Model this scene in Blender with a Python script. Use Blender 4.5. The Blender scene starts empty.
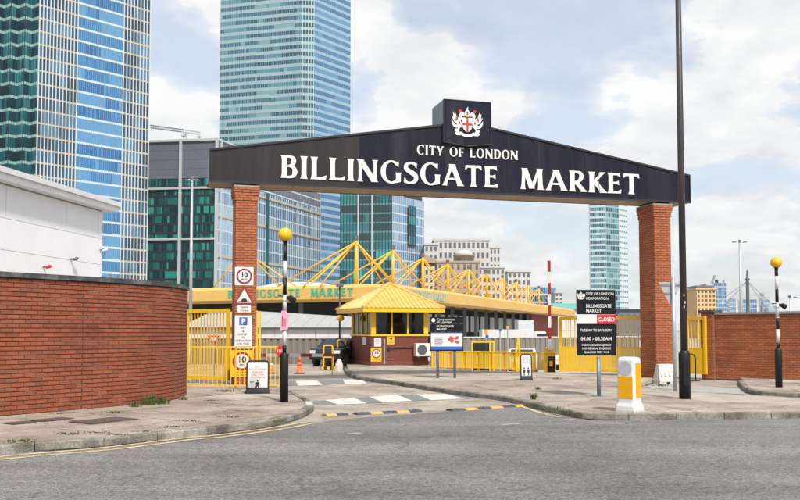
import bpy, math, random
from mathutils import Vector, Matrix
random.seed(11)
R = math.radians
scene = bpy.context.scene
# ---------------------------------------------------------------- camera
F, PITCH, EYE, HORIZON = 865.0, R(3.0), 1.6, 332.0
PPY = HORIZON - F * math.tan(PITCH)
cam_data = bpy.data.cameras.new('camera')
cam = bpy.data.objects.new('camera', cam_data)
scene.collection.objects.link(cam)
cam.location = (0, 0, EYE)
cam.rotation_euler = (R(90) + PITCH, 0, 0)
cam_data.sensor_width = 36.0
cam_data.lens = F / 800 * 36
cam_data.shift_y = (PPY - 250) / 800
cam_data.clip_start = 0.1
cam_data.clip_end = 20000
scene.camera = cam
# ---------------------------------------------------------------- sky and sun
SUN_EL, SUN_AZ = R(50), R(157)       # azimuth clockwise from +Y: behind the camera, to the right
world = bpy.data.worlds.new('World'); scene.world = world; world.use_nodes = True
wn, wl = world.node_tree.nodes, world.node_tree.links
wn.clear()
def W(t, **k):
    n = wn.new(t)
    for a, b in k.items(): setattr(n, a, b)
    return n
sky = W('ShaderNodeTexSky', sky_type='NISHITA', sun_disc=False, sun_elevation=SUN_EL, sun_rotation=SUN_AZ)
sky.air_density, sky.dust_density, sky.ozone_density = 1.0, 2.0, 1.0
bg_sky = W('ShaderNodeBackground'); bg_sky.inputs[1].default_value = 0.135
wl.new(sky.outputs[0], bg_sky.inputs[0])
tc = W('ShaderNodeTexCoord')
sep = W('ShaderNodeSeparateXYZ'); wl.new(tc.outputs['Generated'], sep.inputs[0])
def wmath(op, a, b=None):
    n = W('ShaderNodeMath', operation=op)
    for i, v in enumerate((a, b)):
        if v is None: continue
        if isinstance(v, (int, float)): n.inputs[i].default_value = v
        else: wl.new(v, n.inputs[i])
    return n.outputs[0]
zz = wmath('MAXIMUM', sep.outputs[2], 0.0)
den = wmath('ADD', zz, 0.30)
cmb = W('ShaderNodeCombineXYZ')
wl.new(wmath('DIVIDE', sep.outputs[0], den), cmb.inputs[0])
wl.new(wmath('DIVIDE', sep.outputs[1], den), cmb.inputs[1])
def wnoise(scale, detail, rough, off, dist=0.0):
    mp = W('ShaderNodeMapping'); mp.inputs['Location'].default_value = off
    wl.new(cmb.outputs[0], mp.inputs[0])
    n = W('ShaderNodeTexNoise'); wl.new(mp.outputs[0], n.inputs[0])
    n.inputs['Scale'].default_value = scale; n.inputs['Detail'].default_value = detail
    n.inputs['Roughness'].default_value = rough; n.inputs['Distortion'].default_value = dist
    return n.outputs[0]
def wramp(src, *stops):
    r = W('ShaderNodeValToRGB'); wl.new(src, r.inputs[0]); e = r.color_ramp.elements
    while len(e) < len(stops): e.new(0.5)
    for el, (p, c) in zip(e, stops):
        el.position = p; el.color = (c, c, c, 1) if not isinstance(c, tuple) else c + (1,)
    return r.outputs[0]
cover = wramp(wnoise(3.3, 14, 0.52, (2.9, 6.6, 0), 0.0), (0.43, 0.46), (0.495, 0.70), (0.525, 1.0))
shade = wramp(wnoise(5.0, 12, 0.55, (7.3, 4.2, 2), 0.1), (0.36, (0.875, 0.885, 0.90)), (0.47, (0.97, 0.975, 0.98)), (0.56, (1.06, 1.06, 1.055)))
bg_cl = W('ShaderNodeBackground'); bg_cl.inputs[1].default_value = 0.68
wl.new(shade, bg_cl.inputs[0])
mixw = W('ShaderNodeMixShader')
wl.new(cover, mixw.inputs[0]); wl.new(bg_sky.outputs[0], mixw.inputs[1]); wl.new(bg_cl.outputs[0], mixw.inputs[2])
wout = W('ShaderNodeOutputWorld'); wl.new(mixw.outputs[0], wout.inputs[0])
sun_data = bpy.data.lights.new('sun', 'SUN'); sun_data.energy = 3.4; sun_data.angle = R(5); sun_data.color = (1.0, 0.95, 0.87)
sun = bpy.data.objects.new('sun', sun_data); scene.collection.objects.link(sun)
sd = Vector((math.sin(SUN_AZ) * math.cos(SUN_EL), math.cos(SUN_AZ) * math.cos(SUN_EL), math.sin(SUN_EL)))
sun.rotation_euler = sd.to_track_quat('Z', 'Y').to_euler()
sun.location = (0, -20, 40)
vs = scene.view_settings
vs.view_transform = 'Standard'; vs.look = 'None'; vs.gamma = 1.0; vs.exposure = 0.5; vs.use_curve_mapping = False
scene.cycles.max_bounces = 6; scene.cycles.diffuse_bounces = 3; scene.cycles.glossy_bounces = 3
scene.cycles.transparent_max_bounces = 8; scene.cycles.use_denoising = True
# ---------------------------------------------------------------- layout helpers (survey of the place)
CP, SP = math.cos(PITCH), math.sin(PITCH)
def ray(px, py):
    a, b = (px - 400) / F, (PPY - py) / F
    return Vector((a, CP - b * SP, SP + b * CP))
def P(px, py, Y):
    d = ray(px, py); t = Y / d.y
    return Vector((d.x * t, Y, EYE + d.z * t))
def G(px, py, z=0.0):
    d = ray(px, py); t = (z - EYE) / d.z
    return Vector((d.x * t, d.y * t, z))
def XA(px, Y): return (px - 400) / F * Y
def ZA(py, Y): return P(400, py, Y).z
# ---------------------------------------------------------------- mesh helpers
COL = scene.collection
class MB:
    def __init__(s): s.v, s.f, s.m = [], [], []
    def add(s, vs, fs, mi=0):
        o = len(s.v); s.v += [tuple(v) for v in vs]
        for f in fs: s.f.append(tuple(i + o for i in f)); s.m.append(mi)
        return s
    def box(s, x0, x1, y0, y1, z0, z1, mi=0, M=None):
        vs = [(x0,y0,z0),(x1,y0,z0),(x1,y1,z0),(x0,y1,z0),(x0,y0,z1),(x1,y0,z1),(x1,y1,z1),(x0,y1,z1)]
        if M: vs = [M @ Vector(v) for v in vs]
        return s.add(vs, [(0,3,2,1),(4,5,6,7),(0,1,5,4),(1,2,6,5),(2,3,7,6),(3,0,4,7)], mi)
    def prism(s, poly, z0, z1, mi=0, bottom=True):
        n = len(poly)
        a = sum(poly[i][0]*poly[(i+1)%n][1]-poly[(i+1)%n][0]*poly[i][1] for i in range(n))
        if a < 0: poly = poly[::-1]
        vs = [(p[0],p[1],z0) for p in poly] + [(p[0],p[1],z1) for p in poly]
        fs = [tuple(range(n, 2*n))] + [(i,(i+1)%n,n+(i+1)%n,n+i) for i in range(n)]
        if bottom: fs.append(tuple(range(n-1,-1,-1)))
        return s.add(vs, fs, mi)
    def extr(s, poly, y0, y1, mi=0):            # polygon in local XZ, front at y0, back at y1 > y0
        n = len(poly)
        a = sum(poly[i][0]*poly[(i+1)%n][1]-poly[(i+1)%n][0]*poly[i][1] for i in range(n))
        if a < 0: poly = poly[::-1]
        vs = [(p[0],y0,p[1]) for p in poly] + [(p[0],y1,p[1]) for p in poly]
        fs = [tuple(range(n)), tuple(range(2*n-1,n-1,-1))] + [(i,n+i,n+(i+1)%n,(i+1)%n) for i in range(n)]
        return s.add(vs, fs, mi)
    def cyl(s, p0, p1, r0, r1=None, n=12, mi=0, caps=True):
        r1 = r0 if r1 is None else r1
        p0, p1 = Vector(p0), Vector(p1); d = (p1-p0).normalized()
        q = d.to_track_quat('Z', 'Y')
        vs = []
        for p, r in ((p0, r0), (p1, r1)):
            for i in range(n):
                a = 2*math.pi*i/n; vs.append(p + q @ Vector((r*math.cos(a), r*math.sin(a), 0)))
        fs = [(i,(i+1)%n,n+(i+1)%n,n+i) for i in range(n)]
        if caps: fs += [tuple(range(n-1,-1,-1)), tuple(range(n,2*n))]
        return s.add(vs, fs, mi)
    def lathe(s, prof, n=24, c=(0,0,0), mi=0):
        vs, fs = [], []
        for r, z in prof:
            for i in range(n):
                a = 2*math.pi*i/n; vs.append((c[0]+r*math.cos(a), c[1]+r*math.sin(a), c[2]+z))
        for k in range(len(prof)-1):
            for i in range(n): fs.append((k*n+i, k*n+(i+1)%n, (k+1)*n+(i+1)%n, (k+1)*n+i))
        fs += [tuple(range(n-1,-1,-1)), tuple(range((len(prof)-1)*n, len(prof)*n))]
        return s.add(vs, fs, mi)
    def tube(s, pts, r, n=8, mi=0):
        for a, b in zip(pts, pts[1:]): s.cyl(a, b, r, r, n, mi)
        return s
    def mesh(s, name, mats, smooth=False):
        me = bpy.data.meshes.new(name); me.from_pydata(s.v, [], s.f)
        for m in (mats if isinstance(mats, (list, tuple)) else [mats]): me.materials.append(m)
        me.polygons.foreach_set('material_index', s.m)
        if smooth: me.polygons.foreach_set('use_smooth', [True]*len(me.polygons))
        me.update(); return me
    def build(s, name, mats, parent=None, smooth=False, bevel=0.0, kind=None):
        return link(name, s.mesh(name, mats, smooth), parent, bevel, kind)
def link(name, me, parent=None, bevel=0.0, kind=None, loc=None, rot=None):
    o = bpy.data.objects.new(name, me); COL.objects.link(o)
    if parent: o.parent = parent
    if bevel:
        b = o.modifiers.new('bevel', 'BEVEL'); b.width = bevel; b.segments = 2; b.limit_method = 'ANGLE'; b.angle_limit = R(40)
    if kind: o['kind'] = kind
    if loc is not None: o.location = loc
    if rot is not None: o.rotation_euler = rot
    return o
def thing(name, label, cat, loc=(0,0,0), rz=0.0, group=None):
    o = bpy.data.objects.new(name, None); COL.objects.link(o); o.empty_display_size = 0.2
    o.location = loc; o.rotation_euler = (0,0,rz); tag(o, label, cat, group); return o
def tag(o, label, cat, group=None):
    o['label'] = label; o['category'] = cat
    if group: o['group'] = group
    return o
def box(name, x0, x1, y0, y1, z0, z1, m, parent=None, bevel=0.0, **k):
    return MB().box(x0,x1,y0,y1,z0,z1).build(name, m, parent, bevel=bevel, **k)
# ---------------------------------------------------------------- materials
def mat(name, col, rough=0.6, metal=0.0, var=0.12, scale=6.0, bump=0.0, bscale=None, spec=0.5, col2=None, c2=(0.5,0.62), rnd=0.0, dirt=0.0, stretch=None, emis=None, pos=False):
    """Principled with noise-driven colour variation, wear patches, per-piece variation and fine relief."""
    m = bpy.data.materials.new(name); m.use_nodes = True
    nt = m.node_tree; n, l = nt.nodes, nt.links; b = n['Principled BSDF']
    b.inputs['Roughness'].default_value = rough; b.inputs['Metallic'].default_value = metal
    b.inputs['Specular IOR Level'].default_value = spec
    vec = n.new('ShaderNodeNewGeometry').outputs['Position'] if pos else n.new('ShaderNodeTexCoord').outputs['Object']
    if stretch:
        mp = n.new('ShaderNodeMapping'); mp.inputs['Scale'].default_value = stretch; l.new(vec, mp.inputs[0]); vec = mp.outputs[0]
    def noise(sc, det=5, rg=0.6):
        x = n.new('ShaderNodeTexNoise'); x.inputs['Scale'].default_value = sc; x.inputs['Detail'].default_value = det
        x.inputs['Roughness'].default_value = rg; l.new(vec, x.inputs[0]); return x.outputs[0]
    def mrange(src, a, c, lo, hi):
        x = n.new('ShaderNodeMapRange'); x.inputs[1].default_value, x.inputs[2].default_value = a, c
        x.inputs[3].default_value, x.inputs[4].default_value = lo, hi; l.new(src, x.inputs[0]); return x.outputs[0]
    base = n.new('ShaderNodeRGB'); base.outputs[0].default_value = (*col, 1); cur = base.outputs[0]
    if col2:
        mx = n.new('ShaderNodeMixRGB'); mx.inputs[2].default_value = (*col2, 1)
        l.new(mrange(noise(scale*0.45, 6, 0.65), c2[0], c2[1], 0, 1), mx.inputs[0]); l.new(cur, mx.inputs[1]); cur = mx.outputs[0]
    fac = mrange(noise(scale), 0.25, 0.75, 1-var, 1+var)
    if rnd:
        oi = n.new('ShaderNodeObjectInfo'); ge = n.new('ShaderNodeNewGeometry')
        ad = n.new('ShaderNodeMath'); ad.operation = 'ADD'; l.new(oi.outputs['Random'], ad.inputs[0]); l.new(ge.outputs['Random Per Island'], ad.inputs[1])
        fr = n.new('ShaderNodeMath'); fr.operation = 'FRACT'; l.new(ad.outputs[0], fr.inputs[0])
        mu = n.new('ShaderNodeMath'); mu.operation = 'MULTIPLY'; l.new(fac, mu.inputs[0]); l.new(mrange(fr.outputs[0], 0, 1, 1-rnd, 1+rnd), mu.inputs[1]); fac = mu.outputs[0]
    if dirt:
        mu = n.new('ShaderNodeMath'); mu.operation = 'MULTIPLY'; l.new(fac, mu.inputs[0])
        l.new(mrange(noise(scale*3.1, 8, 0.75), 0.52, 0.72, 1, 1-dirt), mu.inputs[1]); fac = mu.outputs[0]
    vm = n.new('ShaderNodeVectorMath'); vm.operation = 'SCALE'; l.new(cur, vm.inputs[0]); l.new(fac, vm.inputs['Scale'])
    l.new(vm.outputs[0], b.inputs['Base Color'])
    l.new(mrange(noise(scale*1.7), 0.3, 0.7, max(0.02, rough-0.08), min(1, rough+0.08)), b.inputs['Roughness'])
    if bump:
        bp = n.new('ShaderNodeBump'); bp.inputs['Strength'].default_value = bump; bp.inputs['Distance'].default_value = 0.01
        l.new(noise(bscale or scale*8, 4, 0.6), bp.inputs['Height']); l.new(bp.outputs[0], b.inputs['Normal'])
    if emis: b.inputs['Emission Color'].default_value = (*emis[0], 1); b.inputs['Emission Strength'].default_value = emis[1]
    return m
def S(r, g, b):                      # sRGB 0-255 to linear
    f = lambda c: c/12.92 if c <= 0.04045 else ((c+0.055)/1.055)**2.4
    return tuple(f(x/255) for x in (r, g, b))
def ground_mat(name, cols, speck=0.25, speck_scale=90, patch=0.5, bump=0.4, rough=0.9, crack=0.0, track=0.0):
    m = bpy.data.materials.new(name); m.use_nodes = True
    nt = m.node_tree; n, l = nt.nodes, nt.links; b = n['Principled BSDF']; b.inputs['Roughness'].default_value = rough
    b.inputs['Specular IOR Level'].default_value = 0.25
    t = n.new('ShaderNodeNewGeometry').outputs['Position']
    def noise(sc, det, rg=0.6, vec=t):
        x = n.new('ShaderNodeTexNoise'); x.inputs['Scale'].default_value = sc; x.inputs['Detail'].default_value = det
        x.inputs['Roughness'].default_value = rg; l.new(vec, x.inputs[0]); return x.outputs[0]
    def mrange(src, a, c, lo, hi):
        x = n.new('ShaderNodeMapRange'); x.inputs[1].default_value, x.inputs[2].default_value = a, c
        x.inputs[3].default_value, x.inputs[4].default_value = lo, hi; l.new(src, x.inputs[0]); return x.outputs[0]
    r = n.new('ShaderNodeValToRGB'); l.new(noise(patch, 7, 0.62), r.inputs[0]); e = r.color_ramp.elements
    while len(e) < len(cols): e.new(0.5)
    for i, (el, c) in enumerate(zip(e, cols)): el.position = 0.36 + 0.28*i/(len(cols)-1); el.color = (*c, 1)
    sp = n.new('ShaderNodeTexVoronoi'); sp.inputs['Scale'].default_value = speck_scale; l.new(t, sp.inputs[0])
    sv = n.new('ShaderNodeSeparateColor'); l.new(sp.outputs['Color'], sv.inputs[0])
    f1 = mrange(sv.outputs[0], 0, 1, 1-speck, 1+speck)
    f2 = mrange(noise(speck_scale*0.22, 5, 0.7), 0.3, 0.7, 1-speck*0.8, 1+speck*0.8)
    mu = n.new('ShaderNodeMath'); mu.operation = 'MULTIPLY'; l.new(f1, mu.inputs[0]); l.new(f2, mu.inputs[1]); fac = mu.outputs[0]
    if crack:
        dn = n.new('ShaderNodeTexNoise'); dn.inputs['Scale'].default_value = 1.3; dn.inputs['Detail'].default_value = 5; l.new(t, dn.inputs[0])
        av = n.new('ShaderNodeVectorMath'); av.operation = 'ADD'; l.new(t, av.inputs[0]); l.new(dn.outputs['Color'], av.inputs[1])
        cv = n.new('ShaderNodeTexVoronoi'); cv.feature = 'DISTANCE_TO_EDGE'; cv.inputs['Scale'].default_value = 0.45; l.new(av.outputs[0], cv.inputs[0])
        m3 = n.new('ShaderNodeMath'); m3.operation = 'MULTIPLY'; l.new(fac, m3.inputs[0]); l.new(mrange(cv.outputs['Distance'], 0.0, 0.012, 1-crack, 1), m3.inputs[1]); fac = m3.outputs[0]
    if track:                         # polished wheel paths and oil drips along the run of the road
        mp = n.new('ShaderNodeMapping'); mp.inputs['Scale'].default_value = (0.06,0.75,1); mp.inputs['Rotation'].default_value = (0,0,R(-10)); l.new(t, mp.inputs[0])
        m5 = n.new('ShaderNodeMath'); m5.operation = 'MULTIPLY'; l.new(fac, m5.inputs[0]); l.new(mrange(noise(1.0,6,0.6,mp.outputs[0]), 0.35, 0.65, 1-track, 1+track), m5.inputs[1])
        m6 = n.new('ShaderNodeMath'); m6.operation = 'MULTIPLY'; l.new(m5.outputs[0], m6.inputs[0]); l.new(mrange(noise(0.9,3,0.5), 0.66, 0.76, 1, 0.72), m6.inputs[1]); fac = m6.outputs[0]
    oi = n.new('ShaderNodeObjectInfo')
    m4 = n.new('ShaderNodeMath'); m4.operation = 'MULTIPLY'; l.new(fac, m4.inputs[0]); l.new(mrange(oi.outputs['Random'], 0, 1, 0.92, 1.08), m4.inputs[1])
    vm = n.new('ShaderNodeVectorMath'); vm.operation = 'SCALE'; l.new(r.outputs[0], vm.inputs[0]); l.new(m4.outputs[0], vm.inputs['Scale'])
    l.new(vm.outputs[0], b.inputs['Base Color'])
    bp = n.new('ShaderNodeBump'); bp.inputs['Strength'].default_value = bump; bp.inputs['Distance'].default_value = 0.008
    l.new(noise(speck_scale*0.7, 4), bp.inputs['Height']); l.new(bp.outputs[0], b.inputs['Normal'])
    return m
def glass_mat(name, col, metal=0.55, rough=0.06, var=0.1):
    return mat(name, col, rough, metal, var=var, scale=0.35, spec=0.8)
def clear_glass(name, tint=(0.33,0.37,0.37)):
    m = bpy.data.materials.new(name); m.use_nodes = True; n, l = m.node_tree.nodes, m.node_tree.links
    n.remove(n['Principled BSDF']); o = n['Material Output']
    tr = n.new('ShaderNodeBsdfTransparent'); tr.inputs[0].default_value = (*tint, 1)
    gl = n.new('ShaderNodeBsdfGlossy'); gl.inputs['Roughness'].default_value = 0.03; gl.inputs[0].default_value = (0.9,0.93,0.95,1)
    fr = n.new('ShaderNodeFresnel'); fr.inputs[0].default_value = 1.42
    mx = n.new('ShaderNodeMixShader'); l.new(fr.outputs[0], mx.inputs[0]); l.new(tr.outputs[0], mx.inputs[1]); l.new(gl.outputs[0], mx.inputs[2])
    l.new(mx.outputs[0], o.inputs[0]); return m
M = {}
M['asphalt'] = ground_mat('asphalt', [(0.132,0.125,0.120),(0.174,0.166,0.160),(0.214,0.205,0.197)], speck=0.40, speck_scale=62, patch=0.32, bump=0.6, crack=0.35, track=0.2)
M['lane'] = ground_mat('lane_asphalt', [(0.30,0.29,0.275),(0.38,0.37,0.35)], speck=0.15, speck_scale=60, patch=0.4)
M['concrete'] = ground_mat('concrete', [(0.23,0.195,0.165),(0.31,0.268,0.23),(0.385,0.34,0.295)], speck=0.14, speck_scale=60, patch=0.7, crack=0.35)
M['slab'] = ground_mat('slab', [(0.215,0.175,0.145),(0.295,0.248,0.21),(0.37,0.32,0.275)], speck=0.18, speck_scale=55, patch=0.9, crack=0.5)
M['slab_pale'] = ground_mat('slab_pale', [(0.31,0.275,0.235),(0.37,0.33,0.29),(0.42,0.385,0.34)], speck=0.1, speck_scale=50, patch=1.2)
M['joint'] = mat('joint_dirt', (0.09,0.08,0.065), 0.95, var=0.3, scale=3)
M['kerb'] = ground_mat('kerb_granite', [(0.09,0.08,0.068),(0.19,0.175,0.15),(0.30,0.28,0.25)], speck=0.28, speck_scale=80, patch=1.7, bump=0.8)
M['kerb_pale'] = ground_mat('kerb_pale', [(0.45,0.43,0.39),(0.58,0.56,0.52)], speck=0.14, speck_scale=70, patch=2)
M['white_line'] = mat('white_road_paint', (0.54,0.53,0.495), 0.7, var=0.12, scale=3, dirt=0.35)
M['worn_line'] = mat('worn_road_paint', (0.34,0.335,0.325), 0.8, var=0.25, scale=4, dirt=0.4)
M['grey_block'] = mat('grey_road_paint', (0.17,0.175,0.18), 0.8, var=0.15, scale=3, dirt=0.2)
M['yellow_line'] = mat('yellow_road_paint', (0.52,0.40,0.22), 0.75, var=0.2, scale=5, col2=(0.32,0.27,0.20), dirt=0.3)
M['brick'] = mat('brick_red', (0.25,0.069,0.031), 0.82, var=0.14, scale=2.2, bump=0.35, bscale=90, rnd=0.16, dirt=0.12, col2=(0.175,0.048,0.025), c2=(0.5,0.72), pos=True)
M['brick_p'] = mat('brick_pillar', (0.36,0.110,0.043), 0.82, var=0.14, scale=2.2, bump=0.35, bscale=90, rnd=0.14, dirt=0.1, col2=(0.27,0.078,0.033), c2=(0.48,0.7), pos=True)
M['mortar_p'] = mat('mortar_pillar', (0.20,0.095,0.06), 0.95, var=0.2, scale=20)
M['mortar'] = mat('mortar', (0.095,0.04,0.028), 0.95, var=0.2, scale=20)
M['coping'] = mat('coping_dark', (0.045,0.046,0.05), 0.6, var=0.25, scale=4, col2=(0.12,0.12,0.12))
M['coping_stone'] = mat('coping_stone', (0.30,0.27,0.235), 0.85, var=0.2, scale=4, dirt=0.3)
M['board'] = mat('board_navy', (0.009,0.010,0.021), 0.36, spec=0.22, var=0.35, scale=1.6, stretch=(1.6,1,0.2), dirt=0.3, col2=(0.03,0.028,0.036), c2=(0.5,0.7))
M['board_worn'] = mat('board_faded', (0.027,0.022,0.024), 0.4, spec=0.25, var=0.35, scale=1.3, stretch=(1.6,1,0.2), dirt=0.2)
M['board_trim'] = mat('board_trim', (0.014,0.013,0.018), 0.4, var=0.2, scale=2)
M['board_side'] = mat('board_side', (0.16,0.175,0.20), 0.35, 0.2, var=0.15, scale=2)  # grey-blue of reflected sky put into the colour of the side faces
M['soffit'] = mat('soffit_tan', (0.34,0.25,0.17), 0.7, var=0.2, scale=1.5, dirt=0.3)
M['letter'] = mat('letter_white', (0.66,0.65,0.63), 0.45, var=0.05, scale=3)
M['red'] = mat('sign_red', (0.52,0.02,0.025), 0.45, var=0.06, scale=4)
M['rust_red'] = mat('dark_red', (0.25,0.012,0.018), 0.5, var=0.08, scale=4)
M['gold'] = mat('dull_gold', (0.45,0.27,0.06), 0.5, var=0.1, scale=4)
M['sign_white'] = mat('sign_white', (0.62,0.62,0.615), 0.42, var=0.06, scale=3, dirt=0.08)
M['sign_black'] = mat('sign_black', (0.008,0.009,0.012), 0.42, spec=0.2, var=0.2, scale=3)
M['ink'] = mat('ink_black', (0.015,0.015,0.016), 0.6, var=0.1)
M['ink_grey'] = mat('ink_grey', (0.14,0.14,0.15), 0.6, var=0.1)
M['ink_red'] = mat('ink_red', (0.50,0.06,0.07), 0.6, var=0.1)
M['sign_yellow'] = mat('sign_yellow', (0.70,0.42,0.015), 0.45, var=0.08, scale=4, dirt=0.1)
M['sign_blue'] = mat('sign_blue', (0.02,0.10,0.42), 0.45, var=0.06)
M['yellow'] = mat('yellow_paint', (0.74,0.44,0.01), 0.45, var=0.12, scale=2.2, dirt=0.28, col2=(0.54,0.30,0.025), c2=(0.55,0.75))
M['yellow_mesh'] = mat('yellow_rail', (0.80,0.50,0.015), 0.5, var=0.08, scale=2.2)
M['yellow_roof'] = mat('yellow_roof', (0.60,0.385,0.10), 0.5, var=0.09, scale=1.5, dirt=0.2, col2=(0.52,0.32,0.09), c2=(0.5,0.72))
M['yellow_mast'] = mat('yellow_mast', (0.70,0.40,0.012), 0.45, var=0.06, scale=0.5)
M['fascia'] = mat('fascia_buff', (0.62,0.385,0.105), 0.6, var=0.06, scale=0.25, dirt=0.12, stretch=(1,1,3))
M['green_letter'] = mat('green_letter', (0.0,0.40,0.29), 0.45, var=0.06)
M['pale_letter'] = mat('pale_green_letter', (0.30,0.52,0.45), 0.45, var=0.06)
M['belisha'] = mat('beacon_yellow', (0.72,0.41,0.006), 0.28, var=0.05, scale=4, spec=0.6)
M['black_paint'] = mat('black_paint', (0.009,0.009,0.010), 0.45, spec=0.3, var=0.25, scale=5, dirt=0.1)
M['white_paint'] = mat('white_paint', (0.58,0.58,0.58), 0.45, var=0.06, scale=5, dirt=0.12)
M['grey_pole'] = mat('grey_pole', (0.20,0.22,0.245), 0.5, 0.3, var=0.12, scale=3)
M['galv'] = mat('galvanised', (0.42,0.45,0.48), 0.45, 0.5, var=0.12, scale=4)
M['lamp_pole'] = mat('lamp_pole', (0.035,0.03,0.035), 0.4, var=0.3, scale=3, dirt=0.15)
M['pink'] = mat('pink_card', (0.86,0.30,0.42), 0.6, var=0.05)
M['plastic_white'] = mat('white_plastic', (0.62,0.63,0.64), 0.42, var=0.07, scale=5, dirt=0.22)
M['plastic_dull'] = mat('dull_plastic', (0.52,0.50,0.46), 0.6, var=0.12, scale=4, dirt=0.25)
M['reflect_yellow'] = mat('amber_panel', (0.74,0.36,0.004), 0.35, var=0.05)
M['grime_grey'] = mat('scraped_grey', (0.43,0.45,0.48), 0.7, var=0.12, scale=12, dirt=0.2)
M['maroon'] = mat('maroon_wall', (0.16,0.043,0.028), 0.7, var=0.14, scale=3, dirt=0.2)
M['dark'] = mat('dark_shade_fittings', (0.02,0.02,0.022), 0.8)  # near-black with the shade of voids in its colour; also dark fittings
M['ac'] = mat('ac_casing', (0.66,0.62,0.55), 0.5, var=0.06)
M['ac_dark'] = mat('ac_grille', (0.07,0.075,0.08), 0.6)
M['glass_k'] = clear_glass('booth_glass')
M['cladding'] = mat('white_cladding', (0.74,0.755,0.79), 0.5, var=0.04, scale=0.6, dirt=0.06)
M['cladding_trim'] = mat('cladding_trim', (0.60,0.61,0.63), 0.5, var=0.08, scale=0.8)
M['orange'] = mat('cone_orange', (0.78,0.14,0.04), 0.5, var=0.08)
M['rubber'] = mat('rubber', (0.022,0.022,0.024), 0.75, var=0.2)
M['hump_dark'] = mat('hump_dark', (0.055,0.057,0.07), 0.75, var=0.3, scale=6, dirt=0.3)
M['hump_yellow'] = mat('hump_yellow', (0.47,0.31,0.10), 0.7, var=0.15, scale=6, dirt=0.35)
M['wall_conc'] = mat('ribbed_concrete', (0.20,0.175,0.15), 0.85, var=0.2, scale=1.2, stretch=(1,1,0.3), dirt=0.3)
M['shed_roof'] = mat('shed_roof', (0.36,0.37,0.35), 0.7, var=0.08, scale=0.6, dirt=0.15)
M['shed_white'] = mat('shed_white', (0.56,0.56,0.55), 0.6, var=0.07, scale=0.8, dirt=0.15)
M['steel'] = mat('column_steel', (0.10,0.11,0.12), 0.5, 0.2)
M['panel_grey'] = mat('panel_grey', (0.50,0.53,0.55), 0.6, var=0.08, scale=0.5)
M['orange_sign'] = mat('orange_sign', (0.75,0.27,0.02), 0.5)
M['leaf'] = mat('leaf', (0.075,0.10,0.022), 0.6, var=0.3, scale=20, rnd=0.4)
M['iron'] = mat('iron_cover', (0.11,0.085,0.07), 0.7, 0.3, var=0.2, scale=9, bump=0.5)
M['car_dark'] = mat('car_dark', (0.02,0.024,0.032), 0.22, 0.3, var=0.05)
M['car_white'] = mat('car_white', (0.58,0.59,0.61), 0.25, var=0.03)
M['car_glass'] = glass_mat('car_glass', (0.03,0.04,0.05), 0.2)
M['lamp_red'] = mat('tail_lamp', (0.4,0.01,0.01), 0.25)
M['chrome'] = mat('chrome', (0.6,0.6,0.62), 0.2, 0.9)
M['stone_buff'] = mat('stone_buff', (0.36,0.27,0.19), 0.85, var=0.1, scale=0.08)
M['stone_pale'] = mat('stone_pale', (0.50,0.48,0.455), 0.85, var=0.06, scale=0.08)
M['tan_brick'] = mat('tan_brick', (0.62,0.40,0.18), 0.85, var=0.06, scale=0.1)
M['lead'] = mat('dome_lead', (0.52,0.53,0.55), 0.5, var=0.06, scale=0.2)
# ================================================================ GROUND
SUNK = -0.85          # the market yard lies below the entrance
def xy(v): return (v.x, v.y)
def structure(o): o['kind'] = 'structure'; return o
def sheet(name, poly, z, m, parent=None):
    mb = MB(); n = len(poly)
    a = sum(poly[i][0]*poly[(i+1)%n][1]-poly[(i+1)%n][0]*poly[i][1] for i in range(n))
    if a < 0: poly = poly[::-1]
    mb.add([(p[0],p[1],z) for p in poly], [tuple(range(n))]); return mb.build(name, m, parent)
structure(sheet('ground', [(-6000,-40),(6000,-40),(6000,12000),(-6000,12000)], SUNK, M['lane']))
yard = structure(sheet('entrance_road', [(-70,12),(70,12),(70,31.2),(9.7,31.2),(6.7,34.2),(1.35,37.2),(1.35,95),(-70,95)], 0.0, M['concrete']))
b0, b1, b2, b3 = G(296,424.5), G(352,418.6), G(440,412.2), G(538,405.4)
edge_ = [(70,31.2),(9.7,31.2),(6.7,34.2),(1.35,37.2),(1.35,95),(-70,95)]
MB().add([(x,y,SUNK) for x,y in edge_]+[(x,y,-0.001) for x,y in edge_],[(i+1,i,6+i,7+i) for i in range(5)]).build('retaining_face', M['concrete'], yard)
road = structure(sheet('road', [(-70,-15),(70,-15),(70,19.4),(4.6,19.4),xy(b3),xy(b2),xy(b1),xy(b0),(-4.2,19.0),(-70,19.0)], 0.004, M['asphalt']))
lane = structure(sheet('service_lane', [xy(G(*p)) for p in ((990,408),(800,398.5),(700,393),(650,388.5),(634,385),(655,384),(700,386),(745,388.2),(756,391),(800,394.5),(990,404))], 0.004, M['lane']))
def clip(poly, a, c):                # keep the side where a.p <= c
    out = []
    for i in range(len(poly)):
        p, q = poly[i], poly[(i+1)%len(poly)]
        dp, dq = a[0]*p[0]+a[1]*p[1]-c, a[0]*q[0]+a[1]*q[1]-c
        if dp <= 0: out.append(p)
        if dp*dq < 0: t = dp/(dp-dq); out.append((p[0]+t*(q[0]-p[0]), p[1]+t*(q[1]-p[1])))
    return out
def area(p): return abs(sum(p[i][0]*p[(i+1)%len(p)][1]-p[(i+1)%len(p)][0]*p[i][1] for i in range(len(p))))/2
def inset(poly, d):                  # shrink a slab towards its centre
    cx = sum(p[0] for p in poly)/len(poly); cy = sum(p[1] for p in poly)/len(poly)
    out = []
    for x, y in poly:
        L = math.hypot(x-cx, y-cy) or 1; k = max(0.5, 1-d/L); out.append((cx+(x-cx)*k, cy+(y-cy)*k))
    return out
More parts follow.
